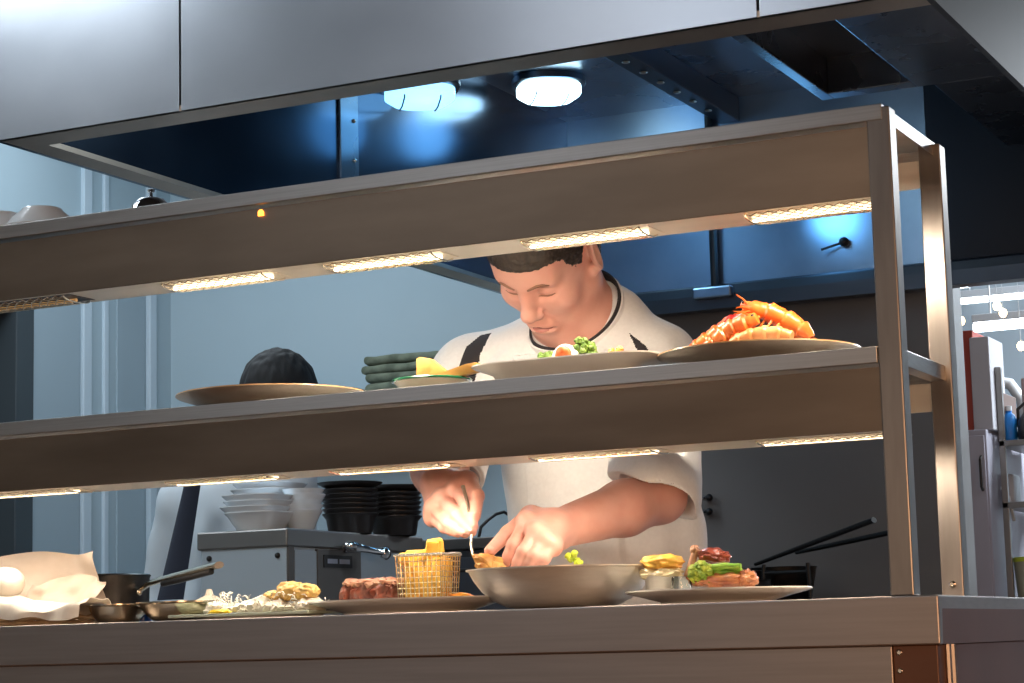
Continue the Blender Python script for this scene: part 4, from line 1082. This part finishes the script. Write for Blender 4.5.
# fork in his right hand
fk = MB()
P3 = [at(463, 486, .168), at(468, 505, .150), at(472, 531, .131), at(471, 545, .122), at(473, 555, .116), at(478, 562, .112)]
fk.tube(P3, [0.0030, 0.0026, 0.0022, 0.0020, 0.0026, 0.0034], 8)
for k in (-1, 0, 1):
    b = P3[-1]+Vector((k*0.0028, 0, 0)); fk.tube([b, b+Vector((0.008+k*0.001, 0.001, -0.009))], [0.0012, 0.0007], 6)
single('fork', fk, M['wire'], 'slim steel fork pinched in the chef\'s fingers', 'fork')

# ================================================================== SECOND COOK
ck = thing('person', 'dark haired cook in a pale coat and navy apron behind the grey unit', 'person', (-2.31, 2.0, 0))
F = Field((-2.85, 1.62, -0.02), (-1.90, 2.35, 1.68), 0.0065)
hc = at(278, 397, 1.97)
F.ell(hc, (0.078, 0.095, 0.115), None, 0.01); F.cone(hc+Vector((0, 0.02, -0.07)), (-2.33, 2.03, 1.30), 0.055, 0.06, 0.03)
for s in (-1, 1): F.ell(hc+Vector((s*0.078, 0.0, -0.01)), (0.012, 0.018, 0.03), None, 0.006)
F.cone((-2.50, 2.03, 1.25), (-2.22, 2.03, 1.27), 0.055, 0.055, 0.05); F.ell((-2.40, 2.04, 1.10), (0.14, 0.10, 0.2), None, 0.04)
for sx in (-1, 1):
    sh = Vector((-2.38+sx*0.165, 2.03, 1.255)); el = sh+Vector((sx*0.06-0.03, 0.02, -0.27)); wr = el+Vector((-0.02, -0.12, -0.18))
    F.cone(sh, el, 0.048, 0.04, 0.02); F.cone(el, wr, 0.038, 0.027, 0.02); F.cone(wr, wr+Vector((0.0, -0.04, -0.06)), 0.028, 0.022, 0.01)
    for k in range(4): F.cone(wr+Vector((-0.02+0.013*k, -0.04, -0.06)), wr+Vector((-0.02+0.013*k, -0.06, -0.12+0.01*abs(k-1))), 0.008, 0.0065, 0.003)
    F.cone(wr+Vector((0.02, -0.03, -0.03)), wr+Vector((0.03, -0.07, -0.075)), 0.010, 0.008, 0.004)
    F.cone((-2.43+sx*0.08, 2.03, 0.85), (-2.43+sx*0.10, 2.02, 0.45), 0.075, 0.055, 0.03); F.cone((-2.43+sx*0.10, 2.02, 0.45), (-2.43+sx*0.10, 2.05, 0.06), 0.052, 0.04, 0.02)
    F.cone((-2.43+sx*0.10, 2.05, 0.045), (-2.43+sx*0.10, 1.90, 0.035), 0.045, 0.035, 0.02)
obj('body', F.mesh('body'), M['skin'], ck, world=True); del F
F = Field((-2.90, 1.70, 0.50), (-1.88, 2.35, 1.45), 0.007)
F.cone((-2.53, 2.03, 1.24), (-2.21, 2.03, 1.27), 0.075, 0.075, 0.05); F.ell((-2.40, 2.04, 1.10), (0.155, 0.125, 0.22), None, 0.04); F.ell((-2.43, 2.03, 0.86), (0.175, 0.13, 0.26), None, 0.05)
for sx in (-1, 1):
    sh = Vector((-2.38+sx*0.165, 2.03, 1.255)); el = sh+Vector((sx*0.06-0.03, 0.02, -0.27)); wr = el+Vector((-0.02, -0.12, -0.18))
    F.cone(sh, el, 0.068, 0.058, 0.02); F.cone(el, el.lerp(wr, 0.75), 0.056, 0.045, 0.02)
obj('coat', F.mesh('coat', lambda V, N: np.array([0.006*noise.noise(Vector(v)*11) for v in V])), M['coat'], ck, world=True); del F
def sash(u, v):
    a = at(197+4*u, 478, 1.87); b = at(180-8*u, 600, 1.82)
    p = a.lerp(b, v); p.x += 0.055*(u-0.5)*(0.5+v*1.3); p.y += -0.02*math.sin(u*PI)-0.02
    return p
obj('apron', MB().sheet(sash, 8, 14, 0.006), M['navy'], ck, world=True)
F = Field(np.array(hc)-0.15, np.array(hc)+0.15, 0.004)
F.ell(hc+Vector((0, 0.004, 0.012)), (0.100, 0.112, 0.116), None, 0.01); F.ell(hc+Vector((0, 0.03, -0.05)), (0.09, 0.08, 0.09), None, 0.03)
obj('hair', F.mesh('hair', lambda V, N: np.array([0.004*noise.noise(Vector((v[0]*60, v[1]*60, v[2]*20))) for v in V])), M['hair_black'], ck, world=True); del F

# ================================================================== GREY UNIT WITH CROCKERY
UX, UY, UZ = -1.88, 1.50, 1.13
un = thing('warming_unit', 'grey warming unit with tap and dark control front behind the counter', 'appliance', (-2.005, 1.81, 0))
def upart(name, mb, m, **k): return obj(name, mb, m, un, world=True, **k)
upart('body', MB().box((-2.125, UY+0.006, 0.04), (UX-0.006, 2.14, UZ-0.042), 0.003), M['unit_side'], smooth=False)
upart('top', MB().box((-2.132, UY, UZ-0.042), (UX, 2.15, UZ), 0.004), M['unit_top'], smooth=False)
upart('front_frame', MB().box((UX-0.006, UY+0.006, 0.04), (UX, UY+0.03, UZ-0.042), 0.001), M['unit_front'], smooth=False)
upart('front_panel', MB().box((UX-0.006, UY+0.034, 0.5), (UX-0.001, UY+0.13, UZ-0.05), 0.001), M['unit_side'], smooth=False)
upart('control_panel', MB().box((UX-0.006, UY+0.13, 0.4), (UX+0.002, UY+0.33, UZ-0.045), 0.001), M['unit_front'], smooth=False)
upart('front_panel', MB().box((UX-0.006, UY+0.33, 0.4), (UX-0.001, 2.14, UZ-0.045), 0.001), M['unit_side'], smooth=False)
for x in (-2.10, UX-0.03):
    upart('screw', MB().blob((x, UY+0.005, UZ-0.062), 0.007, 2), M['black'])
lb_ = MB().box((UX+0.002, UY+0.155, UZ-0.088), (UX+0.004, UY+0.285, UZ-0.058)); pltp = upart('name_plate', lb_, M['black'], smooth=False)
ink = MB().box((UX+0.004, UY+0.17, UZ-0.078), (UX+0.0048, UY+0.215, UZ-0.067)); ink.box((UX+0.004, UY+0.225, UZ-0.078), (UX+0.0048, UY+0.272, UZ-0.067)); obj('lettering', ink, M['label_ink'], pltp, world=True, smooth=False)
tp = MB(); a = Vector((UX+0.002, UY+0.25, UZ-0.040))
tp.tube([a, a+Vector((0.035, 0.0, 0.0)), a+Vector((0.045, 0.03, -0.004)), a+Vector((0.05, 0.10, -0.01))], [0.012, 0.011, 0.009, 0.009], 12)
tp.blob(a+Vector((0.02, 0, 0.004)), (0.022, 0.028, 0.012), 3); tp.blob(a+Vector((0.05, 0.11, -0.012)), (0.014, 0.02, 0.017), 3)
upart('tap', tp, M['chrome'])
for x, y in ((-2.10, 1.53), (-1.91, 1.53), (-2.10, 2.11), (-1.91, 2.11)): upart('leg', MB().tube([(x, y, 0), (x, y, 0.05)], 0.018, 12), M['unit_front'])

def stack(pxs, y, z0, n, prof, step, m, name, cat, group, labf, sx=1, sy=1, power=None, jit=0.004, seed=1, tilt=None):
    rnd = random.Random(seed); src = None
    for k in range(n):
        loc = (pxs+rnd.uniform(-jit, jit), y+rnd.uniform(-jit, jit), z0+step*k)
        if src is None: src = o = single(name, MB().lathe(prof, 48, sx=sx, sy=sy, power=power), m, labf(k), cat, loc, group)
        else: o = dup(src, loc, label=labf(k))
        if tilt: o.rotation_euler = (0, tilt, 0)
ordn = ['lowest', 'second lowest', 'third lowest', 'fourth lowest', 'fifth lowest', 'sixth lowest', 'seventh lowest', 'eighth lowest', 'ninth lowest']
def nth(k, n, txt): return '%s, %s there' % (txt, 'topmost' if k == n-1 else ordn[k])
def bprof(R, h, foot): return [(0, 0.003), (foot-0.003, 0.003), (foot-0.002, 0), (foot, 0), (foot+0.003, 0.004), (R*0.86, h*0.72), (R, h-0.002), (R, h), (R-0.004, h-0.001), (R*0.83, h*0.72+0.002), (foot, 0.0075), (0, 0.007)]
x1 = at(262, 520, 1.60).x
stack(x1, 1.585, UZ, 4, bprof(0.078, 0.045, 0.048), 0.0135, M['dish_blue'], 'serving_bowl', 'bowl', 'white bowls in the front stack', lambda k: nth(k, 4, 'white bowl in the low front stack on the grey unit'), power=3, seed=2)
x2 = at(268, 500, 1.72).x
stack(x2, 1.725, UZ, 6, bprof(0.082, 0.05, 0.05), 0.0150, M['dish_blue'], 'serving_bowl', 'bowl', 'white bowls in the tall stack', lambda k: nth(k, 6, 'white bowl in the tall rear stack on the grey unit'), power=3, seed=3)
x3 = at(312, 510, 1.70).x
stack(x3, 1.66, UZ, 5, bprof(0.050, 0.05, 0.026), 0.0125, M['dish_blue'], 'serving_bowl', 'bowl', 'small white bowls on the grey unit', lambda k: nth(k, 5, 'small white bowl beside the black bowls on the grey unit'), seed=4)
x4 = at(350, 500, 1.86).x
stack(x4, 1.86, UZ, 6, bprof(0.070, 0.05, 0.052), 0.0120, M['plate_black'], 'black_bowl', 'bowl', 'black bowls in the left stack', lambda k: nth(k, 6, 'black bowl in the stack nearer the white bowls'), seed=5, jit=0.001)
x5 = at(394, 500, 2.04).x
stack(x5, 2.04, UZ, 6, bprof(0.070, 0.05, 0.052), 0.0120, M['plate_black'], 'black_bowl', 'bowl', 'black bowls in the right stack', lambda k: nth(k, 6, 'black bowl in the stack nearer the chef\'s arm'), seed=6, jit=0.001)

for xx, yy, zz, lab in ((x4, 1.86, UZ+0.112, 'wide black plate on top of the left black stack'), (x5, 2.04, UZ+0.112, 'wide black plate on top of the right black stack')):
    single('black_plate', MB().lathe([(0, 0.002), (0.05, 0.002), (0.052, 0), (0.058, 0), (0.080, 0.012), (0.0815, 0.0145), (0.078, 0.0135), (0.056, 0.004), (0, 0.004)], 48), M['plate_black'], lab, 'plate', (xx, yy, zz), 'black plates on the grey unit')
# dark unit between the grey unit and the chef
xa, xb = at(424, 540, 2.3).x, at(540, 540, 2.3).x; zt_ = at(470, 538, 2.3).z
du = thing('refrigerated_drawer_unit', 'dark slate drawer unit between the grey unit and the chef', 'cabinet', ((xa+xb)/2, 2.6, 0))
obj('body', MB().box((xa, 2.3, 0.08), (xb, 2.9, zt_-0.03), 0.004), M['slate'], du, world=True, smooth=False)
obj('worktop', MB().box((xa-0.01, 2.285, zt_-0.03), (xb+0.01, 2.91, zt_), 0.003), M['unit_front'], du, world=True, smooth=False)
for k in range(2):
    dr = obj('drawer', MB().box((xa+0.02, 2.29, zt_-0.34-0.32*k), (xb-0.02, 2.302, zt_-0.05-0.32*k), 0.003), M['slate'], du, world=True, smooth=False)
    obj('handle', MB().tube([(xa+0.10, 2.288, zt_-0.085-0.32*k), (xa+0.10, 2.268, zt_-0.085-0.32*k), (xb-0.10, 2.268, zt_-0.085-0.32*k), (xb-0.10, 2.288, zt_-0.085-0.32*k)], 0.005, 8), M['black'], dr, world=True)
for x in (xa+0.04, xb-0.04):
    for y in (2.34, 2.86): obj('leg', MB().tube([(x, y, 0), (x, y, 0.08)], 0.018, 12), M['unit_front'], du, world=True)
q0 = at(478, 536, 2.45); q0.z = zt_
single('cable', MB().tube([q0, at(481, 527, 2.45), at(488, 520, 2.46), at(496, 514, 2.47), at(504, 512, 2.48), at(512, 517, 2.5), Vector((at(518, 540, 2.5).x, 2.5, zt_+0.003))], 0.0045, 8), M['black'], 'black cable looping over the dark unit behind the chef', 'cable')

# wall shelf with folded cloths
ws = thing('wall_shelf', 'wall shelf behind the chef carrying folded green cloths', 'shelf', (-2.8, 3.5, 1.665))
obj('board', MB().box((-0.36, -0.16, 0), (0.34, 0.158, 0.025), 0.003), M['wall_panel'], ws, smooth=False)
for x in (-0.28, 0.26): obj('bracket', MB().prism([(-0.12, 0.0), (0.158, 0.0), (0.158, -0.16)], 'x', x, x+0.015), M['wall_panel'], ws, smooth=False)
gsx = at(416, 370, 3.5).x
for k in range(4):
    mb = MB().box((-0.14, -0.085, 0), (0.14, 0.085, 0.0295), 0.013, seg=4)
    bmesh.ops.subdivide_edges(mb.bm, edges=[e for e in mb.bm.edges if e.calc_length() > 0.05], cuts=7, use_grid_fill=True)
    for v in mb.bm.verts:
        q = v.co.copy(); e = 0.5+0.5*abs(q.x)/0.14
        v.co += Vector((0.010*noise.noise(q*9+Vector((k*3, 0, 0))), 0.006*noise.noise(q*12+Vector((0, k*3, 0))), 0.006*e*noise.noise(Vector((q.x*16, q.y*16, k*2.0)))))
    single('folded_cloth', mb, M['green_cloth'], nth(k, 4, 'folded sage green cloth on the wall shelf'), 'cloth', (gsx+0.01*math.sin(k*2.2), 3.47, 1.692+0.030*k), 'folded green cloths')
gx = at(330, 384, 3.5).x
tr = single('tray', MB().prism([(-0.15, 0.0), (0.15, 0.0), (0.16, 0.022), (-0.13, 0.062), (-0.16, 0.06)], 'y', -0.08, 0.08, bev=0.004), M['black'], 'dark tray lying on the wall shelf beside the green cloths', 'tray', (gx, 3.47, 1.6905))

# ================================================================== COOKING RANGE WITH PANS
rg = thing('cooking_range', 'dark cooking range against the dark wall under the hood', 'range', (-1.35, 3.3, 0))
obj('body', MB().box((-0.5, -0.3, 0.1), (0.45, 0.34, 0.90), 0.005), M['unit_front'], rg, smooth=False)
obj('top', MB().box((-0.5, -0.32, 0.90), (0.45, 0.34, 0.93), 0.004), M['dark_steel'], rg, smooth=False)
for x, y in ((-0.46, -0.26), (0.41, -0.26), (-0.46, 0.3), (0.41, 0.3)): obj('leg', MB().tube([(x, y, 0), (x, y, 0.1)], 0.02, 12), M['unit_front'], rg)
gr = MB()
for k in range(9): gr.box((-0.46+0.105*k, -0.26, 0.93), (-0.446+0.105*k, 0.28, 0.955), 0.002)
for y in (-0.26, 0.0, 0.27): gr.box((-0.46, y, 0.93), (0.40, y+0.014, 0.948), 0.002)
obj('grate', gr, M['black_iron'], rg, smooth=False)
def pan(label, c, R, h, h0, h1, m):
    t = thing('frying_pan', label, 'pan', c, 'pans on the range')
    obj('body', MB().lathe([(0, 0), (R*0.8, 0), (R*0.84, 0.004), (R, h), (R+0.003, h+0.001), (R-0.002, h+0.002), (R*0.8, 0.006), (0, 0.005)], 40), m, t)
    q = [Vector(h0), Vector(h0).lerp(Vector(h1), 0.3), Vector(h1)]
    obj('handle', MB().tube(q, [0.008, 0.010, 0.012], 10, flat=0.7), M['black_iron'], t, world=True)
zt = 0.956
b1 = at(762, 563, 3.2); e1 = at(874, 520, 3.05)
pan('pan whose handle rises highest over the range', (b1.x-0.10, 3.24, zt), 0.12, 0.085, (b1.x-0.02, 3.2, b1.z-0.003), e1, M['pot_dark'])
b2 = at(800, 552, 3.35); e2 = at(897, 531, 3.15)
pan('pan whose lower handle runs behind the steel post', (b2.x-0.09, 3.42, zt), 0.11, 0.10, (b2.x-0.02, 3.38, b2.z), e2, M['pot_dark'])
tr_ = at(790, 585, 3.10)
tv = thing('trivet', 'dark iron stand between the pans on the range', 'stand', (tr_.x, 3.10, zt))
for sg in (-1, 1): obj('leg', MB().tube([(sg*0.07, -0.03, 0), (sg*0.065, -0.03, 0.10)], 0.006, 8), M['black_iron'], tv)
obj('bar', MB().tube([(-0.07, -0.03, 0.075), (0.07, -0.03, 0.075)], 0.005, 8), M['black_iron'], tv)
s1 = at(752, 581, 3.05)
single('pot', MB().lathe([(0, 0), (0.05, 0), (0.052, 0.003), (0.052, 0.055), (0.055, 0.057), (0.052, 0.058), (0.048, 0.055), (0.048, 0.006), (0, 0.005)], 36), M['pot_dark'], 'short dark pot on the range behind the meat plate', 'pot', (s1.x-0.01, 3.08, zt))
for i, (py, ln) in enumerate(((498, 0.055), (512, 0.05))):
    c = at(705, py, 3.64)
    t = thing('wall_tap', ['upper chrome tap on the dark wall behind the chef', 'lower chrome tap on the dark wall behind the chef'][i], 'tap', (c.x, 3.66, c.z), 'taps on the dark wall')
    obj('spout', MB().tube([(0, 0, 0), (0, -0.03, 0), (-0.01, -0.045, -0.004), (-ln, -0.05, -0.01)], [0.010, 0.009, 0.008, 0.007], 10), M['chrome'], t)
    obj('knob', MB().blob((0.018, -0.03, 0.0), (0.012, 0.012, 0.012), 2), M['black'], t)

# ================================================================== ROOM BEYOND THE OPENING
def rb(name, label, cat, px0, py0, px1, py1, y, dep, m, base=None, bev=0.004, group=None):
    a = at(px0, py1, y); b = at(px1, py0, y); zb = a.z if base is None else base
    return single(name, MB().box((a.x, y, zb), (b.x, y+dep, b.z), bev), m, label, cat, group=group, smooth=False)
lk = thing('storage_locker', 'tall lilac grey locker just beyond the wall end', 'locker', (0, 4.2, 0))
a = at(955, 431, 4.2); b = at(986, 431, 4.2)
obj('body', MB().box((a.x, 4.2, 0.0), (b.x, 4.75, a.z), 0.004), M['lilac'], lk, world=True, smooth=False)
obj('door', MB().box((a.x+0.008, 4.19, 0.06), (b.x-0.006, 4.2, a.z-0.02), 0.003), M['lilac'], lk, world=True, smooth=False)
obj('handle', MB().tube([(b.x-0.018, 4.188, a.z-0.20), (b.x-0.018, 4.172, a.z-0.19), (b.x-0.018, 4.172, a.z-0.10), (b.x-0.018, 4.188, a.z-0.09)], 0.005, 8), M['black'], lk, world=True)
lz = a.z
rb('carton', 'dark red carton standing on the lilac locker', 'box', 958, 330, 972, 430, 4.25, 0.2, M['red_box'], lz)
rb('carton', 'pale grey carton beside the red one on the lilac locker', 'box', 974, 336, 988, 430, 4.24, 0.2, M['white_box'], lz)
sx0 = at(988, 440, 4.3).x+0.035; sx1 = sx0+0.62
sh = thing('storage_rack', 'steel storage rack filled with kitchen goods beyond the opening', 'rack', ((sx0+sx1)/2, 4.5, 0))
zs = [at(1000, 437, 4.3).z-0.012, at(1000, 499, 4.3).z-0.012, 0.96, 0.35]
for z in zs: obj('shelf', MB().box((sx0, 4.3, z-0.02), (sx1, 4.7, z), 0.002), M['unit_top'], sh, world=True, smooth=False)
for x in (sx0, sx1-0.02):
    for y in (4.3, 4.68): obj('post', MB().box((x, y, 0), (x+0.02, y+0.02, 1.72), 0.002), M['unit_top'], sh, world=True, smooth=False)
rb('carton', 'brown carton at the left on the rack\'s upper shelf', 'box', 987, 392, 1002, 436, 4.36, 0.2, M['brown_box'], zs[0])
bx = at(1009, 420, 4.4)
bt = thing('bottle', 'bright blue bottle on the rack\'s upper shelf', 'bottle', (bx.x, 4.40, zs[0]))
obj('body', MB().lathe([(0, 0), (0.024, 0), (0.026, 0.004), (0.026, 0.075), (0.02, 0.092), (0.010, 0.10), (0.010, 0.108), (0, 0.108)], 28), M['blue_bright'], bt)
obj('cap', MB().lathe([(0, 0.106), (0.012, 0.106), (0.012, 0.122), (0, 0.124)], 20), M['plate_white'], bt)
pc = at(1023, 420, 4.38)
kt = thing('kettle', 'dark kettle beside the blue bottle', 'kettle', (pc.x+0.03, 4.40, zs[0]))
obj('body', MB().lathe([(0, 0), (0.05, 0), (0.055, 0.02), (0.05, 0.07), (0.03, 0.10), (0, 0.105)], 32), M['black'], kt)
obj('handle', MB().tube([(-0.05, 0, 0.05), (-0.05, 0, 0.11), (0, 0, 0.15), (0.05, 0, 0.11), (0.05, 0, 0.05)], 0.006, 8), M['black'], kt)
pc = at(1002, 482, 4.4)
mc = thing('blender', 'white food mixer with a hose on the rack\'s middle shelf', 'appliance', (pc.x, 4.42, zs[1]))
obj('body', MB().box((-0.035, -0.04, 0), (0.045, 0.06, 0.10), 0.012), M['machine'], mc)
obj('hose', MB().tube([(-0.03, -0.045, 0.05), (0.0, -0.06, 0.055), (0.03, -0.065, 0.02), (0.045, -0.07, -0.06)], 0.006, 8), M['plate_white'], mc)
obj('switch', MB().box((-0.045, -0.046, 0.03), (-0.025, -0.038, 0.06), 0.003), M['black'], mc)
pc = at(996, 575, 4.38)
gt = thing('grater', 'ribbed pale steel drum on the rack\'s lower shelf', 'container', (pc.x+0.005, 4.42, zs[2]))
obj('body', MB().lathe([(0, 0)]+[(0.034+(0.004 if k % 2 else 0), 0.004+0.012*k) for k in range(14)]+[(0, 0.17)], 28), M['machine'], gt)
pc = at(1021, 580, 4.3)
tb = thing('tub', 'pale green tub with a lime lid at the picture edge', 'tub', (pc.x+0.01, 4.36, zs[2]))
obj('body', MB().lathe([(0, 0), (0.036, 0), (0.044, 0.115), (0, 0.115)], 32), M['tub'], tb)
obj('lid', MB().lathe([(0, 0.115), (0.047, 0.115), (0.047, 0.127), (0.04, 0.131), (0, 0.131)], 32), M['lime'], tb)
pc = at(972, 392, 5.0)
single('pipe_run', MB().tube([at(962, 386, 5.2), at(985, 380, 5.2), at(1010, 384, 5.2), at(1022, 400, 5.2), at(1030, 440, 5.2), at(1034, 600, 5.2), Vector((at(1034, 600, 5.2).x, 5.2, 0.0))], 0.022, 12), M['machine'], 'bent pale steel pipe behind the storage rack', 'pipe')
# reflected streaks and warm dots in that room, built as battens and bulbs
for i, (p0, p1, y, r, lab) in enumerate((((974, 328), (1060, 317), 5.4, 0.018, 'brightest reflected light streak, lowest beyond the opening'), ((948, 303), (1060, 290), 6.1, 0.012, 'thin reflected light streak in the middle beyond the opening'), ((945, 285), (969, 282), 6.7, 0.022, 'short reflected light streak at the top beyond the opening'))):
    a, b = at(*p0, y), at(*p1, y); b.z = a.z; b.y = a.y
    t = thing('light_streak', lab, 'light', (a.x, a.y, a.z), 'reflected light streaks beyond the opening')
    obj('tube', MB().tube([a, b], r, 12), M['streak'], t, world=True)
    obj('housing', MB().box((a.x, a.y-0.03, a.z+r), (b.x, a.y+0.03, a.z+r+0.03), 0.003), M['machine'], t, world=True, smooth=False)
    hg = MB()
    for s in (0.2, 0.8):
        q = a.lerp(b, s); hg.tube([(q.x, q.y, a.z+r+0.03), (q.x, q.y, 2.95)], 0.004, 6)
    obj('rods', hg, M['machine'], t, world=True)
for i, (px, py, y) in enumerate(((961, 321, 4.9), (997, 306, 4.8), (1003, 313, 5.0), (1021, 346, 4.9))):
    c = at(px, py, y)
    t = thing('warm_dot', ['warm reflected dot at the left over the carton', 'warm reflected dot, highest beyond the opening', 'warm reflected dot just below the highest one', 'warm reflected dot, lowest at the picture edge'][i], 'bulb', c, 'warm reflected dots beyond the opening')
    obj('bulb', MB().blob((0, 0, 0), (0.014, 0.014, 0.017), 3), M['bulb'], t)
    obj('cord', MB().tube([(0, 0, 0.014), (0, 0, 2.95-c.z)], 0.0012, 6), M['machine'], t)

# ================================================================== LIGHT
def area(name, loc, target, sx, sy, energy, color):
    ld = bpy.data.lights.new(name, 'AREA'); ld.shape = 'RECTANGLE'; ld.size = sx; ld.size_y = sy; ld.energy = energy; ld.color = color
    o = bpy.data.objects.new(name, ld); COL.objects.link(o); o.location = loc
    o.rotation_euler = (Vector(target)-Vector(loc)).to_track_quat('-Z', 'Y').to_euler()
    return o
def point(name, loc, energy, color, r=0.05):
    ld = bpy.data.lights.new(name, 'POINT'); ld.energy = energy; ld.color = color; ld.shadow_soft_size = r
    o = bpy.data.objects.new(name, ld); COL.objects.link(o); o.location = loc; return o
area('kitchen_light_and_fill', (-2.95, 2.2, 2.9), (-2.95, 2.2, 0), 1.0, 1.2, 26, (0.78, 0.90, 1.0))
area('kitchen_light_and_fill', (-2.8, 0.2, 2.9), (-2.6, 1.2, 0), 0.8, 0.8, 36, (0.82, 0.92, 1.0))
area('hood_lamp_and_fill', (-1.3, 1.5, 2.5), (-0.9, 0.7, 1.3), 0.4, 0.4, 11, (0.62, 0.82, 1.0))  # added cool fill aimed at the chef's shoulders, no fitting
point('hood_lamp_and_fill', (-1.86, 3.05, 2.44), 1.3, (0.16, 0.52, 1.0), 0.08)
point('hood_lamp_and_fill', (-1.96, 2.36, 2.30), 0.5, (0.12, 0.48, 1.0), 0.08)
point('hood_lamp_and_fill', (-1.255, 3.38, 2.185), 1.9, (0.16, 0.52, 1.0), 0.08)  # added glow by the back panel, standing in for a lamp's reflection
area('kitchen_light_and_fill', (0.5, 3.2, 2.9), (-0.5, 4.4, 0.8), 0.8, 0.6, 16, (0.85, 0.9, 1.0))  # added light, no fitting, brightens the locker and rack fronts
area('far_room_light', (0.2, 5.6, 2.9), (-0.4, 5.6, 0), 1.6, 1.4, 290, (0.85, 0.93, 1.0))
area('dining_ceiling_light', (-1.5, -1.7, 2.9), (-1.1, 0, 1.5), 0.9, 0.8, 9, (0.86, 0.92, 1.0))
area('dining_ceiling_light', (-4.1, -1.7, 2.9), (-2, 0.2, 1.8), 1.1, 1.2, 85, (0.90, 0.95, 1.0))
area('dining_warm_fill', (3.2, -0.6, 1.3), (0, 0.2, 0.8), 0.8, 0.8, 14, (1.0, 0.5, 0.26))  # added warm light, no fitting, reddens the counter's end panel
area('dining_warm_fill', (1.6, -3.6, 1.0), (-0.3, 0, 0.9), 1.2, 0.8, 30, (1.0, 0.58, 0.32))  # unseen warm fill on the counter front, no fitting
area('dining_front_fill', (-3.3, -4.6, 1.9), (-0.8, 0, 1.3), 2.6, 1.5, 8.5, (0.90, 0.94, 1.0))  # added soft front fill for counter, lips and fascias, no fitting
area('dining_front_fill', (-1.0, -4.6, 1.2), (-0.2, 0, 1.0), 1.3, 0.9, 4.5, (1.0, 0.74, 0.54))  # added warm fill mirrored in the right part of the fascias
w = bpy.data.worlds.new('world'); SC.world = w; w.use_nodes = True
w.node_tree.nodes['Background'].inputs[0].default_value = (0.55, 0.62, 0.72, 1)
w.node_tree.nodes['Background'].inputs[1].default_value = 0.14

# ================================================================== CAMERA AND VIEW
cd = bpy.data.cameras.new('camera'); cam = bpy.data.objects.new('camera', cd); COL.objects.link(cam)
cd.sensor_fit = 'HORIZONTAL'; cd.sensor_width = 36; cd.lens = FPX*36/1024
cd.clip_start = 0.05; cd.clip_end = 60
mw = Matrix((RGT, UPV, -FWD)).transposed().to_4x4(); mw.translation = CAM
cam.matrix_world = mw
SC.camera = cam
SC.view_settings.view_transform = 'Standard'; SC.view_settings.look = 'None'
SC.view_settings.gamma = 1; SC.view_settings.use_curve_mapping = False
SC.view_settings.exposure = 0.0
SC.cycles.use_denoising = True
SC.cycles.max_bounces = 8
SC.cycles.sample_clamp_indirect = 6
